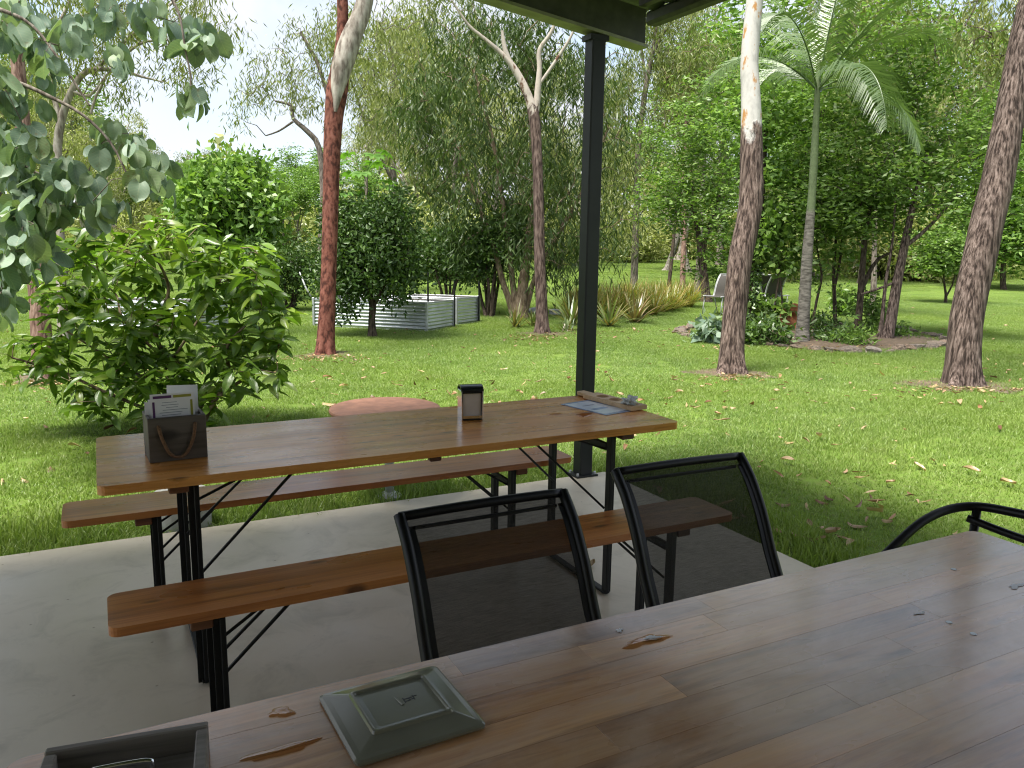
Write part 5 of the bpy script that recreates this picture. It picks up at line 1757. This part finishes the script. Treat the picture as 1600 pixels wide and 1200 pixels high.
zones = [(25, 40, 50, 55, 34), (110, 40, 55, 45, 24), (165, 20, 45, 30, 12), (190, 95, 22, 25, 9), (240, 10, 40, 22, 12), (305, 60, 42, 42, 24), (303, 165, 26, 32, 11), (20, 150, 45, 60, 28), (80, 110, 35, 40, 14),
         (30, 235, 50, 50, 34), (25, 330, 50, 50, 60), (75, 300, 55, 45, 45), (20, 420, 40, 50, 50), (60, 390, 45, 40, 40), (10, 480, 30, 25, 12), (90, 340, 30, 30, 14), (130, 290, 45, 45, 20), (225, 265, 42, 45, 26), (180, 215, 20, 25, 8), (260, 300, 22, 30, 10), (170, 330, 40, 25, 12), (-40, 250, 40, 150, 30)]
protos = [big_leaf(.122, .113, .15 + .1 * i, i + 9, True) for i in range(5)]
items, CC = [], []
for (zx, zy, rx, ry, n) in zones:
    for j in range(max(1, n // 4)):
        kk = k + rng.normal() * .28
        q = at(zx - 8 + rng.normal() * rx * .48, zy + rng.normal() * ry * .5 - 16, kk)
        CC.append(q)
        for t in range(6):
            a = rng.uniform(0, 6.28)
            p = q + np.array([math.cos(a) * .05, math.sin(a) * .05, 0]) * rng.uniform(.3, 1.4) + np.array([0, 0, rng.uniform(-.06, .03)])
            el = rng.uniform(-1.35, -.35)
            items.append((p, (math.cos(a) * math.cos(el), math.sin(a) * math.cos(el), math.sin(el)), rng.normal() * .8, rng.uniform(.6, 1.2), int(rng.integers(0, 5))))
v, f = grow(nodes, np.array(CC), rng, .007, sides=5, up=.1)
link('branches', mesh_np('branches', v - g, f), M['bark_grey'], big, smooth=True)['kind'] = 'stuff'
place_leaves(big, g, items, protos, M['lf_glaucous'])

# ------------------------------------------------------------------ woodland behind
def local_gum(name, h, seed, leafm, barkm, L, W, style, spread, nc, per):
    """a free-standing tree of height h round the origin, returned as a thing"""
    rng = np.random.default_rng(seed)
    pts = [(0, 0, -.1, h * .016)]
    x = y = 0
    for i in range(1, 7):
        x += rng.normal() * h * .018; y += rng.normal() * h * .018
        pts.append((x, y, h * .13 * i, h * .016 * (1 - .11 * i)))
    paths = [np.array(pts)]
    blobs = []
    for i in range(7):
        a = rng.uniform(0, 6.28)
        z0 = h * rng.uniform(.3, .7)
        j = min(6, int(z0 / (h * .13)))
        s = np.array(pts[j][:3])
        e = np.array([math.cos(a) * spread * rng.uniform(.5, 1), math.sin(a) * spread * rng.uniform(.5, 1), h * rng.uniform(.55, .95)])
        mid = (s + e) / 2 + np.array([0, 0, -h * .03])
        paths.append(np.array([(*s, h * .007), (*mid, h * .005), (*e, h * .002)]))
        blobs.append((e, np.array([spread * .42, spread * .42, h * .13])))
    blobs.append((np.array([x, y, h * .86]), np.array([spread * .5, spread * .5, h * .14])))
    blobs.append((np.array([x, y, h * .6]), np.array([spread * .6, spread * .6, h * .16])))
    return make_tree(name, 'x', 'tree', (0, 0, 0), paths, blobs, nc, per, L, W, style, barkm, leafm, seed, .6, sides=8, rough=.03, step=.5, twig=.03)


WL = 'slender grey-green gum standing in the far woodland'
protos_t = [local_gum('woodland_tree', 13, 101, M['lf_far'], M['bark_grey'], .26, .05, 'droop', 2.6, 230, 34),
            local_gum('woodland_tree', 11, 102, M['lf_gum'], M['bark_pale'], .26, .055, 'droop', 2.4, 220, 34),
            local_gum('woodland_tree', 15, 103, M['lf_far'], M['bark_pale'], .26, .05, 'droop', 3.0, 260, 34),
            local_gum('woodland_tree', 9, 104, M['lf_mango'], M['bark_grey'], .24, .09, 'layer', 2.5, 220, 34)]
used = [False] * 4
rg = random.Random(12)
# (picture column, distance, height)
spots = []
for px in range(-160, 1800, 54):
    for kd in (rg.uniform(27, 36), rg.uniform(38, 52), rg.uniform(54, 70)):
        q = px + rg.uniform(-22, 22)
        gap = 170 < q < 590
        top = 225 if gap else (140 if q < 250 else rg.choice((rg.uniform(-40, 60), rg.uniform(90, 230), rg.uniform(120, 260))))
        if q < 60: top = 100
        if kd < 37 and (rg.random() < .45 or 150 < q < 1150 or q > 1400): continue
        hgt = (378 - top) * kd / FPX + 1.3
        if gap: hgt *= rg.uniform(.72, .95)
        spots.append((q, kd, max(3.5, min(hgt, 19))))
for (q, kd, hgt) in spots:
    i = rg.randrange(4)
    if hgt < 6: i = 3
    p = at(q, 400, kd)
    z = ground_z(p[0], p[1])
    s = hgt / (13, 11, 15, 9)[i]
    w_ = max(s, .55) * rg.uniform(.85, 1.2)
    if used[i]: o = copy_tree(protos_t[i], (p[0], p[1], z), rg.uniform(0, 6.28), (w_, w_, s))
    else:
        o = protos_t[i]; used[i] = True
        o.location = (p[0], p[1], z); o.scale = (w_, w_, s); o.rotation_euler.z = rg.uniform(0, 6.28)
    tag(o, WL, 'tree', 'gums of the far woodland')

# scrub at the edge of the woodland: bush copies
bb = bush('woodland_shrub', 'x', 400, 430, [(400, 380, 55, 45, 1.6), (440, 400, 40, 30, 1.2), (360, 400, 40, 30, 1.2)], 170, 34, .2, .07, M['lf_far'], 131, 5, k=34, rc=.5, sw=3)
first = True
for i in range(46):
    q = -100 + 1800 * (i + rg.random()) / 46
    kd = rg.uniform(30, 62)
    p = at(q, 400, kd)
    if 980 < q < 1130 and kd < 45: continue
    s = rg.uniform(.7, 1.4)
    loc = (p[0], p[1], ground_z(p[0], p[1]))
    if first: o = bb; o.location = loc; first = False
    else: o = copy_tree(bb, loc, rg.uniform(0, 6.28), (s, s, s * rg.uniform(.8, 1.3)))
    tag(o, 'pale green scrub bush at the foot of the far woodland', 'shrub', 'scrub below the far woodland')

# the mass of forest beyond
rng = np.random.default_rng(55)
n = 26000
q = rng.uniform(-500, 2100, n)
kd = rng.uniform(72, 120, n)
P_ = CAM[None, :] + kd[:, None] * (AX_D[None, :] + ((q - 800) / FPX)[:, None] * AX_R[None, :])
top = np.where((q > 230) & (q < 520), 5.5, 7.5) + 2.5 * np.sin(q * .021) + 1.5 * np.sin(q * .053 + 1)
P_[:, 2] = LAWN_Z + 1.2 + rng.random(n) ** .8 * top
rd = rng.normal(size=(n, 3)) + np.array([0, 0, -.5])
v, f = leaf_quads(P_, rd, rng.uniform(.6, 1.5, n), rng.uniform(.3, .7, n), rng)
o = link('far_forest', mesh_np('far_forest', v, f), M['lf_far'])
tag(o, 'distant green forest closing the view behind the woodland', 'forest', kind='stuff')

# ------------------------------------------------------------------ bare soil round the trunks
for i, (px, py, rr_) in enumerate(((1142, 584, .42), (1500, 603, .52), (508, 555, .36), (848, 522, .36), (70, 592, .34)  )):
    p, kk = gnd(px, py)
    n_ = 40
    V = [(0, 0, .022)]
    ph = [rg.uniform(0, 6.28) for _ in range(3)]
    for q_, zz in ((.6, .018), (1.0, .003)):
        for j in range(n_):
            a = j / n_ * 6.2832
            w_ = rr_ * q_ * (1 + .25 * math.sin(2 * a + ph[0]) + .16 * math.sin(5 * a + ph[1]) + .1 * math.sin(9 * a + ph[2]))
            V.append((w_ * math.cos(a), w_ * math.sin(a), zz))
    F = [(0, 1 + j, 1 + (j + 1) % n_) for j in range(n_)] + [(1 + j, 1 + n_ + j, 1 + n_ + (j + 1) % n_, 1 + (j + 1) % n_) for j in range(n_)]
    me = bpy.data.meshes.new('soil_patch'); me.from_pydata(V, [], F); me.update()
    tag(link('soil_patch', me, M['soil'], loc=(p[0], p[1], LAWN_Z + .004), smooth=True), kind='structure')

# ------------------------------------------------------------------ fallen leaves
def dry_leaf_mesh(seed, L, W):
    rg = random.Random(seed)
    me = big_leaf(L, W, rg.uniform(-.3, .35), seed)
    for v in me.vertices:
        v.co.z = v.co.z * 1.5 + .25 * abs(v.co.y) + .006
        v.co.y += .25 * v.co.x * v.co.x / L * (1 if seed % 2 else -1)
    me.materials.append(M['dry_leaf'])
    return me


dls = [dry_leaf_mesh(i, *((.11, .04), (.13, .03), (.09, .05), (.14, .022), (.10, .06), (.08, .035))[i]) for i in range(6)]
rg = random.Random(9)


def in_bed(p): return ((p[0] - ctr[0]) / 2.5) ** 2 + ((p[1] - ctr[1]) / 2.2) ** 2 < 1


p, kk = gnd(924, 886, .004)
o = link('fallen_leaf', dls[4], None, loc=p); o.scale = (.5, .5, .5); o.rotation_euler.z = 1
tag(o, 'small reddish dry leaf on the concrete beside the table foot', 'leaf')
drift = [(rg.uniform(950, 1620), 570 + 290 * rg.random()) for _ in range(22)]
nleaf = 0
while nleaf < 230:
    u_ = rg.random()
    if u_ < .42:
        dx_ = rg.choice(drift); px, py = dx_[0] + rg.gauss(0, 34), dx_[1] + rg.gauss(0, 13)
    elif u_ < .66: px, py = rg.uniform(940, 1640), 560 + 310 * rg.random() ** .8
    elif rg.random() < .7: px, py = rg.uniform(380, 960), rg.uniform(560, 660)
    else: px, py = rg.uniform(-20, 420), rg.uniform(600, 800)
    p, kk = gnd(px, py, LAWN_Z + .035)
    if p[1] < .12 and p[0] < .2 or in_bed(p): continue
    o = bpy.data.objects.new('fallen_leaf', dls[rg.randrange(6)]); COL.objects.link(o)
    s = rg.uniform(.35, .7) if rg.random() < .6 else rg.uniform(.7, 1.2)
    o.location = p; o.scale = (s, s, s)
    o.rotation_euler = (rg.uniform(-.4, .4) + (math.pi if rg.random() < .4 else 0), rg.uniform(-.35, .35), rg.uniform(0, 6.28))
    tag(o, 'dry brown fallen leaf lying on the mown lawn', 'leaf', 'fallen leaves on the lawn')
    nleaf += 1
# leaf litter too small and many to count, farther off and round the trunks
V, F, off = [], [], 0
rng = np.random.default_rng(10)
for i in range(900):
    if i < 420: px, py = rng.uniform(-20, 1650), rng.uniform(470, 640)
    else:
        bx_, by_, sp = [(1142, 586, 40), (1500, 606, 60), (508, 556, 36), (848, 524, 30), (1290, 540, 120), (70, 596, 40), (960, 515, 90)][i % 7]
        px, py = bx_ + rng.normal() * sp, by_ + abs(rng.normal()) * 5
    p, kk = gnd(px, py, LAWN_Z + .03)
    if p[1] < .2 and p[0] < .3: continue
    m_ = dls[int(rng.integers(0, 6))]
    s = rng.uniform(.35, .8)
    Mx = Matrix.Translation(Vector(p)) @ Matrix.Rotation(rng.uniform(0, 6.28), 4, 'Z') @ Matrix.Rotation(rng.normal() * .3, 4, 'X') @ Matrix.Scale(s, 4)
    V += [tuple(Mx @ v.co) for v in m_.vertices]
    F += [tuple(x + off for x in f_.vertices) for f_ in m_.polygons]
    off += len(m_.vertices)
me = bpy.data.meshes.new('leaf_litter'); me.from_pydata(V, [], F); me.update()
tag(link('leaf_litter', me, M['dry_leaf']), 'small scattered dry leaf litter farther across the lawn', 'leaf litter', kind='stuff')
